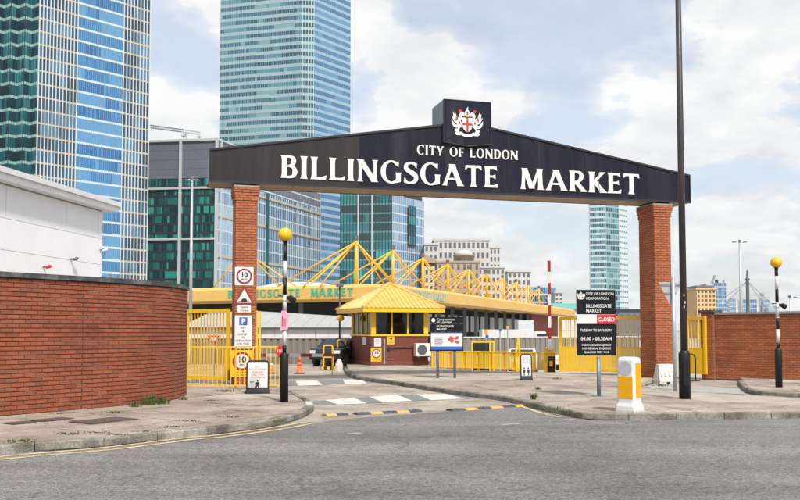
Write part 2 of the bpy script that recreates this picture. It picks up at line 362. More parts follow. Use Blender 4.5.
def slabs(parent, poly, ang, su, sv, z0, z1, ms, gap=0.012, name='paving_slab', stagger=0.5):
    u, v = (math.cos(ang), math.sin(ang)), (-math.sin(ang), math.cos(ang))
    us = [p[0]*u[0]+p[1]*u[1] for p in poly]; vs_ = [p[0]*v[0]+p[1]*v[1] for p in poly]
    j = math.floor(min(vs_)/sv)
    while j*sv < max(vs_):
        row = clip(clip(poly, v, (j+1)*sv), (-v[0],-v[1]), -j*sv)
        if len(row) > 2:
            i = math.floor(min(us)/su) - 1
            while i*su < max(us)+su:
                o = (i + stagger*(j % 2))*su
                cell = clip(clip(row, u, o+su), (-u[0],-u[1]), -o)
                if len(cell) > 2 and area(cell) > 0.05:
                    dz = random.uniform(-0.007, 0.005)
                    MB().prism(inset(cell, gap), z0, z1+dz, bottom=False).build(name, random.choice(ms), parent)
                i += 1
        j += 1
def resample(pts, step):
    pts = [Vector((p[0],p[1],0)) for p in pts]; out = [pts[0]]; acc = 0
    for a, b in zip(pts, pts[1:]):
        L = (b-a).length; d = step-acc
        while d <= L: out.append(a+(b-a)*d/L); d += step
        acc = L-(d-step)
    out.append(pts[-1]); return out
def smooth(pts, k=6):
    pts = [Vector((p[0],p[1],0)) for p in pts]; out = []
    for i in range(len(pts)-1):
        p0, p1, p2, p3 = pts[max(i-1,0)], pts[i], pts[i+1], pts[min(i+2,len(pts)-1)]
        for t in range(k):
            t /= k; out.append(0.5*((2*p1)+(-p0+p2)*t+(2*p0-5*p1+4*p2-p3)*t*t+(-p0+3*p1-3*p2+p3)*t**3))
    return out+[pts[-1]]
def kerb(parent, path, inner, step=0.9, w=0.15, z=0.125, pale=()):
    pts = resample(path, step)
    for i, (a, b) in enumerate(zip(pts, pts[1:])):
        d = b-a
        if d.length < 0.25: continue
        d.normalize(); n = Vector((-d.y, d.x, 0)) * inner; g = d*0.007
        h = z+random.uniform(-0.006,0.006)
        poly = [xy(a+g), xy(b-g), xy(b-g+n*w), xy(a+g+n*w)]
        mb = MB().prism(poly, -0.05, h-0.02, bottom=False)
        c = [(Vector((*p,0)) + n*(0.022 if k < 2 else 0)) for k, p in enumerate(poly)]
        top = MB(); ring0 = [(p[0],p[1],h-0.02) for p in poly]; ring1 = [(p.x,p.y,h) for p in c]
        mb.add(ring0+ring1, [(0,1,5,4),(1,2,6,5),(2,3,7,6),(3,0,4,7),(4,5,6,7)] if inner > 0 else [(1,0,4,5),(2,1,5,6),(3,2,6,7),(0,3,7,4),(7,6,5,4)])
        mb.build('kerb_stone', M['kerb_pale'] if i in pale else M['kerb'], parent)
# left pavement
lk = smooth([xy(G(x,y,0.12)) for x,y in ((-120,455),(-40,448.5),(0,445),(102,439),(176,430.6),(210,427.6),(250,423.2),(278,418.6),(299,413),(311,407.5),(314,403.5),(309,399),(296,392.5),(284,387.5))], 6)
lp = [xy(p) for p in lk] + [(-4.0,26.6),(-7.5,27.5),(-13,22),(-13,8)]
pav_l = structure(sheet('pavement_left', lp, 0.02, M['joint']))
kerb(pav_l, [xy(p) for p in lk], 1, pale=(10,))
inl = []
for i, p in enumerate(lk):
    d = (lk[min(i+1,len(lk)-1)]-lk[max(i-1,0)]).normalized(); inl.append(xy(p+Vector((-d.y,d.x,0))*0.15))
slabs(pav_l, inl+[(-4.0,26.6),(-7.5,27.5),(-13,22),(-13,8)], R(58), 1.9, 1.45, 0.02, 0.118, [M['slab']]*7+[M['slab_pale']], gap=0.034)
# island pavement
ik = smooth([xy(G(x,y,0.12)) for x,y in ((344,368),(353,375),(400,382),(455,390.3),(500,396),(534,403.2),(560,409),(582,412.6),(604,414),(650,413.6),(700,413.2),(800,412.3),(960,411))], 6)
back = [xy(G(x,y,0.12)) for x,y in ((960,404),(800,397.2),(700,391.6),(655,388),(640,384.5),(655,379),(640,374),(470,371),(430,366.5),(346,362.5))]
isl = structure(sheet('pavement_island', [xy(p) for p in ik]+back, 0.02, M['joint']))
kerb(isl, [xy(p) for p in ik], 1)
kerb(isl, [back[0], back[1], back[2], back[3], back[4]], 1, z=0.118)
ini = []
for i, p in enumerate(ik):
    d = (ik[min(i+1,len(ik)-1)]-ik[max(i-1,0)]).normalized(); ini.append(xy(p+Vector((-d.y,d.x,0))*0.15))
bk = []
for i, p in enumerate(back[:5]):
    q0, q1 = Vector((*back[max(i-1,0)],0)), Vector((*back[min(i+1,4)],0)); d = (q1-q0).normalized(); bk.append((p[0]-d.y*0.15, p[1]+d.x*0.15))
slabs(isl, ini+bk+back[5:], R(14), 3.1, 2.3, 0.02, 0.118, [M['slab'],M['slab'],M['slab'],M['slab_pale']], gap=0.012)
# flush pale apron in the mouth of the entrance
apron = sheet('apron_slab', [xy(G(x,y)) for x,y in ((462,391.8),(499,397.4),(540,404.6),(523,406.6),(470,397))], 0.006, M['slab_pale'], yard)
# pavement along the right wall
wk = smooth([xy(G(x,y,0.12)) for x,y in ((738,380),(744,387),(756,390.8),(800,393.4),(990,402))], 4)
pav_w = structure(sheet('pavement_wall', [xy(p) for p in wk]+[xy(G(990,384,0.12)),xy(G(800,377,0.12)),xy(G(735,374,0.12))], 0.02, M['joint']))
kerb(pav_w, [xy(p) for p in wk], 1)
inw = []
for i, p in enumerate(wk):
    d = (wk[min(i+1,len(wk)-1)]-wk[max(i-1,0)]).normalized(); inw.append(xy(p+Vector((-d.y,d.x,0))*0.15))
slabs(pav_w, inw+[xy(G(990,384,0.12)),xy(G(800,377,0.12)),xy(G(735,374,0.12))], R(-8), 1.9, 1.5, 0.02, 0.118, [M['slab'],M['slab'],M['slab_pale']])
# painted markings
def stripe(name, path, w, z, m, parent, off=0.0):
    pts = [Vector((p[0],p[1],0)) for p in path]; L, Rr = [], []
    for i, p in enumerate(pts):
        d = (pts[min(i+1,len(pts)-1)]-pts[max(i-1,0)]).normalized(); n = Vector((-d.y,d.x,0))
        L.append(p+n*(off+w/2)); Rr.append(p+n*(off-w/2))
    mb = MB(); k = len(pts)
    mb.add([(p.x,p.y,z) for p in Rr+L], [(i,i+1,k+i+1,k+i) for i in range(k-1)])
    return mb.build(name, m, parent)
lk_low = smooth([xy(G(x,y)) for x,y in ((-120,468),(0,455.5),(102,446.7),(176,437.7),(208,435),(262,428),(288,423.6),(305,421.4))], 5)
stripe('yellow_line', lk_low, 0.10, 0.009, M['yellow_line'], road, -0.16)
stripe('yellow_line', lk_low, 0.10, 0.009, M['yellow_line'], road, -0.42)
rk_low = smooth([xy(G(x,y)) for x,y in ((537,406.2),(560,413.5),(582,417.6),(604,419.3),(700,418.6),(800,418),(960,417))], 5)
stripe('yellow_line', rk_low, 0.10, 0.009, M['yellow_line'], road, -0.13)
stripe('yellow_line', rk_low[:10], 0.10, 0.009, M['yellow_line'], road, -0.35)
for q in (((502,425.2),(524,423.6)),((549,421),(575,419.6)),((348,434.4),(362,433.2))):
    stripe('worn_dash', [xy(G(*q[0])), xy(G(*q[1]))], 0.09, 0.008, M['worn_line'], road)
def quad(name, pts, z, m, parent): return sheet(name, [xy(G(*p)) for p in pts], z, m, parent)
quad('crossing_block', ((325,400.4),(354,397.9),(367,403.8),(338,404.8)), 0.007, M['white_line'], yard)
quad('crossing_block', ((369,397.0),(397,394.8),(413,401.0),(383,402.6)), 0.007, M['white_line'], yard)
quad('crossing_block', ((416,394.7),(446,394.2),(466,398.9),(431,400.5)), 0.007, M['white_line'], yard)
quad('crossing_block', ((354,398.0),(369,396.9),(383,402.7),(367,403.7)), 0.007, M['grey_block'], yard)
quad('crossing_block', ((397,394.9),(416,394.5),(431,400.4),(413,401.2)), 0.007, M['grey_block'], yard)
quad('crossing_block', ((308,402.5),(325,400.6),(338,404.9),(320,405.4)), 0.007, M['grey_block'], yard)
quad('crossing_block', ((446,393.6),(468,394.4),(487,397.8),(466,398.8)), 0.007, M['grey_block'], yard)
quad('crossing_block', ((296,381.0),(317,380.6),(323,385.0),(298,386.0)), 0.007, M['white_line'], yard)
quad('crossing_block', ((343,379.6),(362,380.2),(367,383.6),(345,384.2)), 0.007, M['white_line'], yard)
quad('crossing_block', ((317,380.8),(343,379.8),(345,384.0),(323,384.8)), 0.007, M['grey_block'], yard)
quad('crossing_block', ((283,381.5),(296,381.2),(298,385.8),(284,386)), 0.007, M['grey_block'], yard)
stripe('yellow_line', [xy(G(352,405.6)), xy(G(480,400.4))], 0.07, 0.007, M['yellow_line'], yard)
# speed humps: bolted rubber strips of alternating black and yellow modules
def hump(p0, p1, n, first, label):
    a, b = G(*p0), G(*p1); d = b-a; L = d.length; ang = math.atan2(d.y, d.x)
    t = thing('speed_hump', label, 'speed hump', (a.x,a.y,0.004), ang, 'rubber speed humps across the entrance')
    w = L/n
    for i in range(n):
        mb = MB(); x0, x1 = i*w+0.008, (i+1)*w-0.008
        prof = [(-0.13,0),(-0.11,0.016),(-0.06,0.036),(0.06,0.036),(0.11,0.016),(0.13,0)]
        k = len(prof)
        mb.add([(x0,y,z) for y,z in prof]+[(x1,y,z) for y,z in prof], [(j,j+1,k+j+1,k+j) for j in range(k-1)]+[tuple(range(k-1,-1,-1)),tuple(range(k,2*k))])
        mm = [(i+first) % 2]
        o = mb.build('hump_module', M['hump_yellow'] if mm[0] else M['hump_dark'], t)
        for bx in (0.25, 0.75):
            MB().cyl((x0+w*bx,0,0.0355),(x0+w*bx,0,0.041),0.02,n=8).build('bolt', M['galv'], o)
hump((324,415.9),(346,414.6), 2, 1, 'short two-module rubber speed hump beside the left pavement corner')
hump((355,414.6),(420,411.4), 5, 0, 'middle rubber speed hump of five modules between the two others')
hump((449,411.0),(536,405.3), 7, 0, 'longest rubber speed hump ending at the island kerb')
# access covers in the left pavement
for (px, py, w, h, lab) in ((20,422.8,0.42,0.32,'small rusty access cover in the pavement nearest the curved wall start'),(52,419.5,0.62,0.36,'medium rusty access cover set in the left pavement'),(104,420.5,0.95,0.6,'large rusty access cover set in the left pavement')):
    c = G(px,py,0.12)
    t = thing('access_cover', lab, 'manhole cover', (c.x,c.y,0.119), R(57))
    box('cover_frame', -w/2,w/2,-h/2,h/2,0,0.008, M['iron'], t)
    box('cover_plate', -w/2+0.03,w/2-0.03,-h/2+0.03,h/2-0.03,0.0085,0.014, M['iron'], t)
# ================================================================ BRICK WALLS
BL, BH, BD = 0.223, 0.0665, 0.10
BPX, BPZ = 0.236, 0.0815
def brick_me(name, L, m, D=BD):
    mb = MB(); b = 0.004
    mb.add([(-L/2,0,0),(L/2,0,0),(L/2,0,BH),(-L/2,0,BH),(-L/2+b,-0.011,b),(L/2-b,-0.011,b),(L/2-b,-0.011,BH-b),(-L/2+b,-0.011,BH-b)],
           [(4,5,6,7),(0,1,5,4),(1,2,6,5),(2,3,7,6),(3,0,4,7)])
    return mb
def lay(path, z0, courses, outward, m, parent, name, as_parts=0, header_end=False, visible=None):
    """Stretcher courses along a polyline; outward=+1: face to the right of travel."""
    pts = [Vector((p[0],p[1],0)) for p in path]; cum = [0]
    for a, b in zip(pts, pts[1:]): cum.append(cum[-1]+(b-a).length)
    def at(s):
        s = min(max(s,0),cum[-1]-1e-6); i = 0
        while cum[i+1] < s: i += 1
        d = (pts[i+1]-pts[i]).normalized(); return pts[i]+d*(s-cum[i]), d
    items = []
    for c in range(courses):
        s = -BPX/2*(c % 2)
        while s < cum[-1]-0.02:
            a, b = max(s,0.0)+0.005, min(s+BPX,cum[-1])-0.008
            if b-a > 0.03:
                p, d = at((a+b)/2); items.append((p, d, b-a, z0+c*BPZ))
            s += BPX
    cand = []
    if as_parts:
        vis = [(it[0].x**2+it[0].y**2, i) for i, it in enumerate(items) if visible is None or visible(it[0])]
        cand = set(i for _, i in sorted(vis)[:as_parts])
    full = brick_me('brick', BL, m).mesh('brick', m) if as_parts else None
    mb = MB()
    for i, (p, d, L, z) in enumerate(items):
        ang = math.atan2(d.y, d.x); 
        if i in cand and L > 0.2 and outward > 0:
            link('brick', full, parent, loc=(p.x,p.y,z), rot=(random.uniform(-.006,.006),0,ang)); continue
        Mx = Matrix.Translation((p.x,p.y,z)) @ Matrix.Rotation(ang,4,'Z')
        bb = brick_me('b', L, m); mb.add([Mx @ Vector(v) for v in bb.v], bb.f)
    if mb.v: mb.build(name, m, parent, kind='stuff')
def ribbon_wall(path, off0, off1, z0, z1):
    pts = [Vector((p[0],p[1],0)) for p in path]; A, B = [], []
    for i, p in enumerate(pts):
        d = (pts[min(i+1,len(pts)-1)]-pts[max(i-1,0)]).normalized(); n = Vector((-d.y,d.x,0)); A.append(p+n*off0); B.append(p+n*off1)
    mb = MB(); k = len(pts)
    mb.add([(p.x,p.y,z0) for p in A]+[(p.x,p.y,z0) for p in B]+[(p.x,p.y,z1) for p in A]+[(p.x,p.y,z1) for p in B],
        [(i,i+1,2*k+i+1,2*k+i) for i in range(k-1)]+[(k+i+1,k+i,3*k+i,3*k+i+1) for i in range(k-1)]+[(2*k+i,2*k+i+1,3*k+i+1,3*k+i) for i in range(k-1)]
        +[(0,2*k,3*k,k),(k-1,2*k-1,4*k-1,3*k-1)])
    return mb
wa, wb = G(0,416,0.12), G(112,406.8,0.12)
dirw = (wb-wa).normalized()
wpath = [wa-dirw*7, wa, wb]
h0 = math.atan2(dirw.y, dirw.x); rad = 4.05; cc = wb + Vector((-dirw.y, dirw.x, 0))*rad
for i in range(1, 22):
    a = h0 - math.pi/2 + R(115)*i/21; wpath.append(Vector((cc.x+rad*math.cos(a), cc.y+rad*math.sin(a), 0)))
last = wpath[-1]-wpath[-2]; wpath.append(wpath[-1]+last.normalized()*3)
wpath = [xy(p) for p in wpath]
wall_l = thing('brick_wall', 'long curved red brick wall with dark coping beside the left pavement', 'wall')
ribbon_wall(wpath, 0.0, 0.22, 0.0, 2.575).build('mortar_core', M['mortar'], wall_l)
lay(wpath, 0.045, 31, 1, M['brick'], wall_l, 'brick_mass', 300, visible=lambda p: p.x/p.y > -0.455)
# movement joint: a dark vertical seam where the curve begins
mj = G(80,409.2,0.12); jn = Vector((dirw.y,-dirw.x,0)); mj = wa+dirw*((mj-wa).dot(dirw))
MB().prism([xy(mj-dirw*.007+jn*.013),xy(mj+dirw*.007+jn*.013),xy(mj+dirw*.007-jn*.01),xy(mj-dirw*.007-jn*.01)],0.1,2.575).build('movement_joint', M['mortar'], wall_l)
cp = [xy(p) for p in resample(wpath, 0.92)]
for a, b in zip(cp, cp[1:]):
    a, b = Vector((*a,0)), Vector((*b,0)); d = b-a
    if d.length < 0.2: continue
    d.normalize(); n = Vector((-d.y,d.x,0)); 
    poly = [a+d*.0-n*0.06, b-d*.008-n*0.06, b-d*.008+n*0.28, a+d*.0+n*0.28]
    mb = MB().prism([xy(p) for p in poly], 2.58, 2.645)
    mb.prism([xy(p+n*(0.025 if i<2 else -0.025)) for i,p in enumerate(poly)], 2.6455, 2.675)
    mb.build('coping_stone', M['coping'], wall_l)
ra, rb = G(716,376.5,0.12), G(800,380,0.12)
dr = (rb-ra).normalized()
wall_r = thing('brick_wall', 'straight red brick wall with pale stone coping and end pier on the right', 'wall')
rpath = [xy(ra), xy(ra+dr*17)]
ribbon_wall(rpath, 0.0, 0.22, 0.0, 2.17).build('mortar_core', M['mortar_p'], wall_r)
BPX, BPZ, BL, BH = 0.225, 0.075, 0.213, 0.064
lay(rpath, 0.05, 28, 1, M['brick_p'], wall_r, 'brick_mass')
cp = resample(rpath, 0.9)
for a, b in zip(cp, cp[1:]):
    d = (b-a).normalized(); n = Vector((-d.y,d.x,0))
    MB().prism([xy(a-n*0.05), xy(b-d*.008-n*0.05), xy(b-d*.008+n*0.27), xy(a+n*0.27)], 2.175, 2.25).build('coping_stone', M['coping_stone'], wall_r)
nr = Vector((-dr.y,dr.x,0)); pc = ra-dr*0.005
pier = [pc-nr*0.09, pc+nr*0.36, pc-dr*0.46+nr*0.36, pc-dr*0.46-nr*0.09]
pp = MB().prism([xy(p) for p in pier], 0, 2.24).build('pier', M['mortar_p'], wall_r)
lay([xy(pier[3]), xy(pier[0])], 0.05, 29, 1, M['brick_p'], pp, 'brick_mass')
lay([xy(pier[2]), xy(pier[3])], 0.05, 29, 1, M['brick_p'], pp, 'brick_mass')
cpoly = [pc+dr*0.05-nr*0.15, pc+dr*0.05+nr*0.42, pc-dr*0.52+nr*0.42, pc-dr*0.52-nr*0.15]
MB().prism([xy(p) for p in cpoly], 2.245, 2.33).build('pier_cap', M['coping'], wall_r)
# ================================================================ GANTRY
GX, GY, GTH = -5.377, 24.157, 0.2664
gan = thing('entrance_gantry', 'dark gabled sign beam on two brick pillars spanning the market entrance', 'gantry', (GX,GY,0), GTH)
GL, GD, HB, HT = 15.46, 1.016, 5.828, 6.753
MID, HP = GL/2-0.03, 8.02
def top_at(s): return HT+(HP-HT)*(s/MID if s < MID else (GL-s)/(GL-MID))
MB().extr([(0.03,HB+0.03),(GL-0.03,HB+0.03),(GL-0.03,HT-0.03),(MID,HP-0.03),(0.03,HT-0.03)], 0.02, GD-0.02).build('beam_core', M['board_side'], gan)
cuts = [0.0,1.55,2.75,4.33,5.9,7.7,9.0,10.15,11.65,13.55,GL]
for i, (a, b) in enumerate(zip(cuts, cuts[1:])):
    xs = [a+0.004] + ([MID] if a < MID < b else []) + [b-0.004]
    poly = [(xs[0],HB+0.05),(xs[-1],HB+0.05)] + [(x, top_at(x)-0.05) for x in xs[::-1]]
    MB().extr(poly, random.uniform(-0.003,0.003), 0.0195).build('fascia_panel', M['board_worn'] if i in (0,1,2) else M['board'], gan)
    MB().extr([(x, z) for x, z in poly], GD-0.0195, GD).build('back_panel', M['board'], gan)
MB().extr([(0,HT-0.05),(MID,HP-0.05),(GL,HT-0.05),(GL,HT+0.012),(MID,HP+0.012),(0,HT+0.012)], -0.035, GD+0.02).build('top_trim', M['board_trim'], gan)
MB().extr([(0,HB-0.012),(GL,HB-0.012),(GL,HB+0.05),(0,HB+0.05)], -0.035, 0.018).build('lower_trim', M['board_trim'], gan)
MB().extr([(0,HB-0.012),(GL,HB-0.012),(GL,HB+0.05),(0,HB+0.05)], GD-0.018, GD+0.02).build('lower_trim', M['board_trim'], gan)
for x0, x1 in ((0.0,0.028),(GL-0.028,GL)):
    box('end_trim', x0,x1,-0.03,0.018,HB+0.052,HT-0.052, M['board_trim'], gan)
box('end_panel', 0.0,0.029,0.0185,GD-0.0185,HB+0.052,HT-0.052, M['board_side'], gan)
box('end_panel', GL-0.029,GL,0.0185,GD-0.0185,HB+0.052,HT-0.052, M['board'], gan)
k = 0.02
while k < GL-0.1:
    w = min(2.4, GL-0.02-k); box('soffit_panel', k+0.006,k+w-0.006,0.0185,GD-0.0185,HB+0.0,HB+0.029, M['soffit'], gan); k += w
# crest box
BX0, BX1, BT = 6.917, 8.439, 8.646
bm_ = (BX0+BX1)/2
cb = MB().extr([(BX0,7.34),(bm_,7.25),(BX1,7.34),(BX1,BT),(BX0,BT)], -0.08, GD+0.05).build('crest_box', M['board_side'], gan)
MB().extr([(BX0,7.34),(bm_,7.25),(BX1,7.34),(BX1,BT),(BX0,BT)], -0.10, -0.081).build('crest_panel', M['board'], cb)
for a, b in (((BX0,7.34),(bm_,7.25)),((bm_,7.25),(BX1,7.34)),((BX1,7.34),(BX1,BT)),((BX1,BT),(BX0,BT)),((BX0,BT),(BX0,7.34))):
    MB().cyl((a[0],-0.10,a[1]),(b[0],-0.10,b[1]),0.018,n=6).build('edge_trim', M['board_trim'], cb)
# ---- flared roman capitals
def ribbon2(pts, ws, closed=False, k=8):
    ps = [Vector((a[0],a[1])) for a in pts]; out, wo = [], []
    if len(ps) == 2: out, wo = ps, ws
    else:
        for i in range(len(ps)-1):
            p0, p1, p2, p3 = ps[max(i-1,0)], ps[i], ps[i+1], ps[min(i+2,len(ps)-1)]
            for t in range(k):
                t /= k; out.append(0.5*((2*p1)+(-p0+p2)*t+(2*p0-5*p1+4*p2-p3)*t*t+(-p0+3*p1-3*p2+p3)*t**3)); wo.append(ws[i]*(1-t)+ws[i+1]*t)
        out.append(ps[-1]); wo.append(ws[-1])
    L, Rr = [], []
    for i, p in enumerate(out):
        d = (out[min(i+1,len(out)-1)]-out[max(i-1,0)]).normalized(); n = Vector((-d.y,d.x)); L.append(p+n*wo[i]/2); Rr.append(p-n*wo[i]/2)
    return [[tuple(L[i]),tuple(Rr[i]),tuple(Rr[i+1]),tuple(L[i+1])] for i in range(len(out)-1)]
def stem(x, w=0.2, y0=0.0, y1=1.0, fl=0.055):
    h = w/2; return [[(x-h-fl,y0),(x+h+fl,y0),(x+h+fl*.35,y0+.07),(x+h,y0+.2),(x+h,y1-.2),(x+h+fl*.35,y1-.07),(x+h+fl,y1),(x-h-fl,y1),(x-h-fl*.35,y1-.07),(x-h,y1-.2),(x-h,y0+.2),(x-h-fl*.35,y0+.07)]]
def limb(a, b, w, fl=0.04):
    a, b = Vector(a), Vector(b); d = (b-a).normalized(); pts = [a, a+d*.06, a+(b-a)*.25, a+(b-a)*.75, b-d*.06, b]
    r = []
    ws = [w+2*fl, w+fl*.8, w, w, w+fl*.8, w+2*fl]
    # ends cut level
    out = []
    n = Vector((-d.y,d.x))
    L = [p+n*q/2 for p,q in zip(pts,ws)]; Q = [p-n*q/2 for p,q in zip(pts,ws)]
    for e in (0,-1):
        y = pts[e].y; hw = ws[e]/2/max(0.5,abs(d.y)); sg = 1 if L[e].x > Q[e].x else -1
        L[e] = Vector((pts[e].x+sg*hw, y)); Q[e] = Vector((pts[e].x-sg*hw, y))
    return [[tuple(p) for p in L]+[tuple(p) for p in Q[::-1]]]
def arm(x0, x1, y, h, up, fl=0.08):   # horizontal arm with a flared tip; up: tip grows upward (+) or downward (-) or both (0)
    t0, t1 = (fl if up <= 0 else 0), (fl if up >= 0 else 0)
    return [[(x0,y-h/2),(x1-.12,y-h/2),(x1-.03,y-h/2-t0*.6),(x1+.02,y-h/2-t0),(x1+(.05 if up>0 else 0),y+h/2+t1),(x1-.03,y+h/2+t1*.6),(x1-.12,y+h/2),(x0,y+h/2)]]
def arc(cx, cy, rx, ry, a0, a1, thin, thick, n=26):
    out = []
    for i in range(n):
        q = []
        for k in (i, i+1):
            a = R(a0+(a1-a0)*k/n); w = thin+(thick-thin)*abs(math.cos(a))**1.3
            q.append(((cx+rx*math.cos(a), cy+ry*math.sin(a)), (cx+(rx-w)*math.cos(a), cy+(ry-w*0.9)*math.sin(a))))
        out.append([q[0][0],q[1][0],q[1][1],q[0][1]])
    return out
GLY = {
 'I': (0.32, stem(.16)), 'L': (0.66, stem(.16)+arm(.2,.62,.055,.11,1,.09)),
 'T': (0.76, stem(.38,.19)+[[(.0,.80),(.05,.80),(.12,.885),(.64,.885),(.71,.80),(.76,.80),(.73,1.0),(.03,1.0)]]),
 'E': (0.64, stem(.16)+arm(.2,.60,.055,.11,1,.09)+arm(.2,.52,.52,.09,0,.07)+arm(.2,.58,.945,.11,-1,.09)),
 'F': (0.60, stem(.16)+arm(.2,.52,.50,.09,0,.07)+arm(.2,.58,.945,.11,-1,.09)),
 'B': (0.70, stem(.16)+ribbon2([(.2,.95),(.36,.95),(.50,.90),(.545,.76),(.48,.60),(.34,.535),(.2,.53)],[.10,.10,.15,.19,.15,.09,.08])+ribbon2([(.2,.53),(.38,.53),(.54,.46),(.59,.28),(.53,.11),(.38,.05),(.2,.05)],[.08,.09,.15,.2,.15,.10,.10])),
 'R': (0.78, stem(.16)+ribbon2([(.2,.95),(.36,.95),(.52,.90),(.57,.74),(.50,.56),(.34,.48),(.2,.475)],[.10,.10,.16,.2,.16,.09,.08])+limb((.34,.46),(.68,.0),.19,.03)),
 'D': (0.82, stem(.16)+ribbon2([(.2,.95),(.36,.95),(.58,.87),(.70,.66),(.71,.42),(.60,.16),(.38,.05),(.2,.05)],[.10,.10,.15,.2,.2,.15,.10,.10])),
 'N': (0.92, stem(.14,.13,0,1,.06)+limb((.14,1.0),(.76,.0),.22,.02)+stem(.78,.13,0,1,.06)),
 'M': (1.06, limb((.14,.0),(.19,1.0),.14,.05)+limb((.21,1.0),(.53,.04),.21,.02)+limb((.53,.04),(.87,1.0),.13,.02)+limb((.92,.0),(.88,1.0),.19,.05)),
 'A': (0.92, limb((.10,.0),(.43,1.0),.13,.05)+limb((.44,1.0),(.81,.0),.21,.05)+[[(.22,.27),(.66,.27),(.63,.36),(.25,.36)]]),
 'K': (0.78, stem(.16)+limb((.26,.47),(.66,1.0),.13,.05)+limb((.30,.53),(.70,.0),.2,.05)),
 'Y': (0.78, stem(.39,.19,0,.5,.04)+limb((.39,.42),(.10,1.0),.2,.045)+limb((.40,.42),(.70,1.0),.13,.05)),
 'O': (0.92, arc(.46,.5,.46,.53,0,360,.09,.21)),
 'C': (0.82, arc(.46,.5,.46,.53,52,312,.09,.21)+[[(.66,.97),(.78,.99),(.77,.74),(.70,.78),(.66,.84)]]),
 'G': (0.88, arc(.46,.5,.46,.53,52,305,.09,.21)+[[(.66,.97),(.78,.99),(.77,.74),(.70,.78),(.66,.84)]]+[[(.62,.48),(.90,.48),(.86,.40),(.86,.06),(.66,.0),(.66,.40)]]),
 'S': (0.64, ribbon2([(.56,.85),(.46,.93),(.30,.955),(.14,.87),(.11,.72),(.22,.60),(.38,.50),(.52,.39),(.55,.22),(.45,.08),(.27,.035),(.12,.08),(.06,.15)],[.14,.11,.10,.15,.18,.2,.22,.2,.18,.14,.10,.11,.14])+[[(.50,.93),(.58,.96),(.58,.72),(.52,.76)],[(.04,.28),(.10,.24),(.12,.06),(.03,.03)]]),
}
def word(text, s0, s1, z, h, y, m, parent, track=0.10, z1=None):
    tot = sum((GLY[c][0] if c != ' ' else 0.46)+track for c in text)-track
    kx = (s1-s0)/(tot*h); x = s0
    for c in text:
        if c == ' ': x += (0.46+track)*h*kx; continue
        w, polys = GLY[c]; mb = MB()
        for i, pl in enumerate(polys):
            mb.extr([(x+a*h*kx, z+b*h) for a, b in pl], y-0.0004*(i % 5), y+0.03)
        mb.build('letter', m, parent); x += (w+track)*h*kx
def gs(px, py, d=0.0):                 # survey pixel to (run, height) on the gantry's front plane
    r = ray(px, py); n = Vector((-math.sin(GTH), math.cos(GTH), 0)); o = Vector((GX,GY,0))+n*d
    t = n.dot(o)/n.dot(r); q = r*t - Vector((GX,GY,0)); return (q.x*math.cos(GTH)+q.y*math.sin(GTH), EYE+r.z*t)
for tx, a, b in (('BILLINGSGATE',(280.2,179.3),(497.6,190.6)),('MARKET',(519.5,191.2),(639.2,196.4))):
    (sa, za), (sb, zb) = gs(*a), gs(*b); word(tx, sa, sb, 6.03, 0.655, -0.03, M['letter'], gan)
(sa, za), (sb, zb) = gs(416.8,158), gs(517.8,163)
word('CITY OF LONDON', sa, sb, 6.93, 0.285, -0.03, M['letter'], gan, track=0.12)
# ---- coat of arms
cx, cz = bm_-0.01, 7.95
def emb(name, polys, m, y, depth=0.012):
    mb = MB()
    for i, pl in enumerate(polys): mb.extr([(cx+a, cz+b) for a, b in pl], y-0.0006*(i%6), y+depth)
    return mb.build(name, m, cb)
def blob(x, z, rx, rz, n=10, a0=0): return [(x+rx*math.cos(2*math.pi*i/n+a0), z+rz*math.sin(2*math.pi*i/n+a0)) for i in range(n)]
sh = [(-.165,.17),(.165,.17),(.165,-.06),(.13,-.17),(.06,-.25),(0,-.285),(-.06,-.25),(-.13,-.17),(-.165,-.06)]
emb('shield', [sh], M['letter'], -0.125)
emb('shield_cross', [[(-.028,.168),(.028,.168),(.028,-.268),(-.028,-.268)],[(-.16,-.002),(-.0285,-.002),(-.0285,-.052),(-.16,-.052)],[(.0285,-.002),(.16,-.002),(.16,-.052),(.0285,-.052)]], M['red'], -0.139)
def mir(pl): return [(-a, b) for a, b in pl]
drag = [[(-.19,-.12),(-.19,.03),(-.24,.14),(-.30,.17),(-.33,.05),(-.34,-.10),(-.28,-.20)],
        [(-.30,.10),(-.36,.24),(-.41,.38),(-.40,.24),(-.46,.32),(-.44,.16),(-.50,.20),(-.42,.02),(-.34,-.02)],
        [(-.23,.10),(-.27,.24),(-.22,.33),(-.17,.30),(-.12,.33),(-.15,.25),(-.17,.18),(-.19,.10)],
        [(-.30,-.08),(-.40,-.05),(-.47,.04),(-.51,.10),(-.50,-.02),(-.44,-.12),(-.34,-.16)],
        [(-.20,-.13),(-.27,-.17),(-.26,-.26),(-.19,-.34),(-.22,-.38),(-.34,-.38),(-.40,-.33),(-.36,-.28),(-.42,-.24),(-.38,-.18),(-.30,-.18)],
        [(-.20,.0),(-.14,.05),(-.14,.0),(-.20,-.05)]]
for f in (lambda p: p, mir):
    emb('dragon_supporter', [f(p) for p in drag], M['letter'], -0.118)
    emb('dragon_mark', [f(p) for p in ([(-.33,.20),(-.30,.12),(-.36,.06),(-.38,.13)],[(-.27,.02),(-.24,.07),(-.22,.0),(-.25,-.04)],[(-.31,.38),(-.22,.37),(-.19,.33),(-.27,.33)])], M['red'], -0.133)
emb('crest_helm', [[(-.05,.19),(.05,.19),(.085,.28),(.06,.37),(.02,.43),(.03,.52),(-.03,.44),(-.07,.36),(-.085,.27)],[(-.20,.24),(-.09,.20),(-.09,.30),(-.16,.36),(-.24,.38)],[(.20,.24),(.09,.20),(.09,.30),(.16,.36),(.24,.38)]], M['letter'], -0.119)
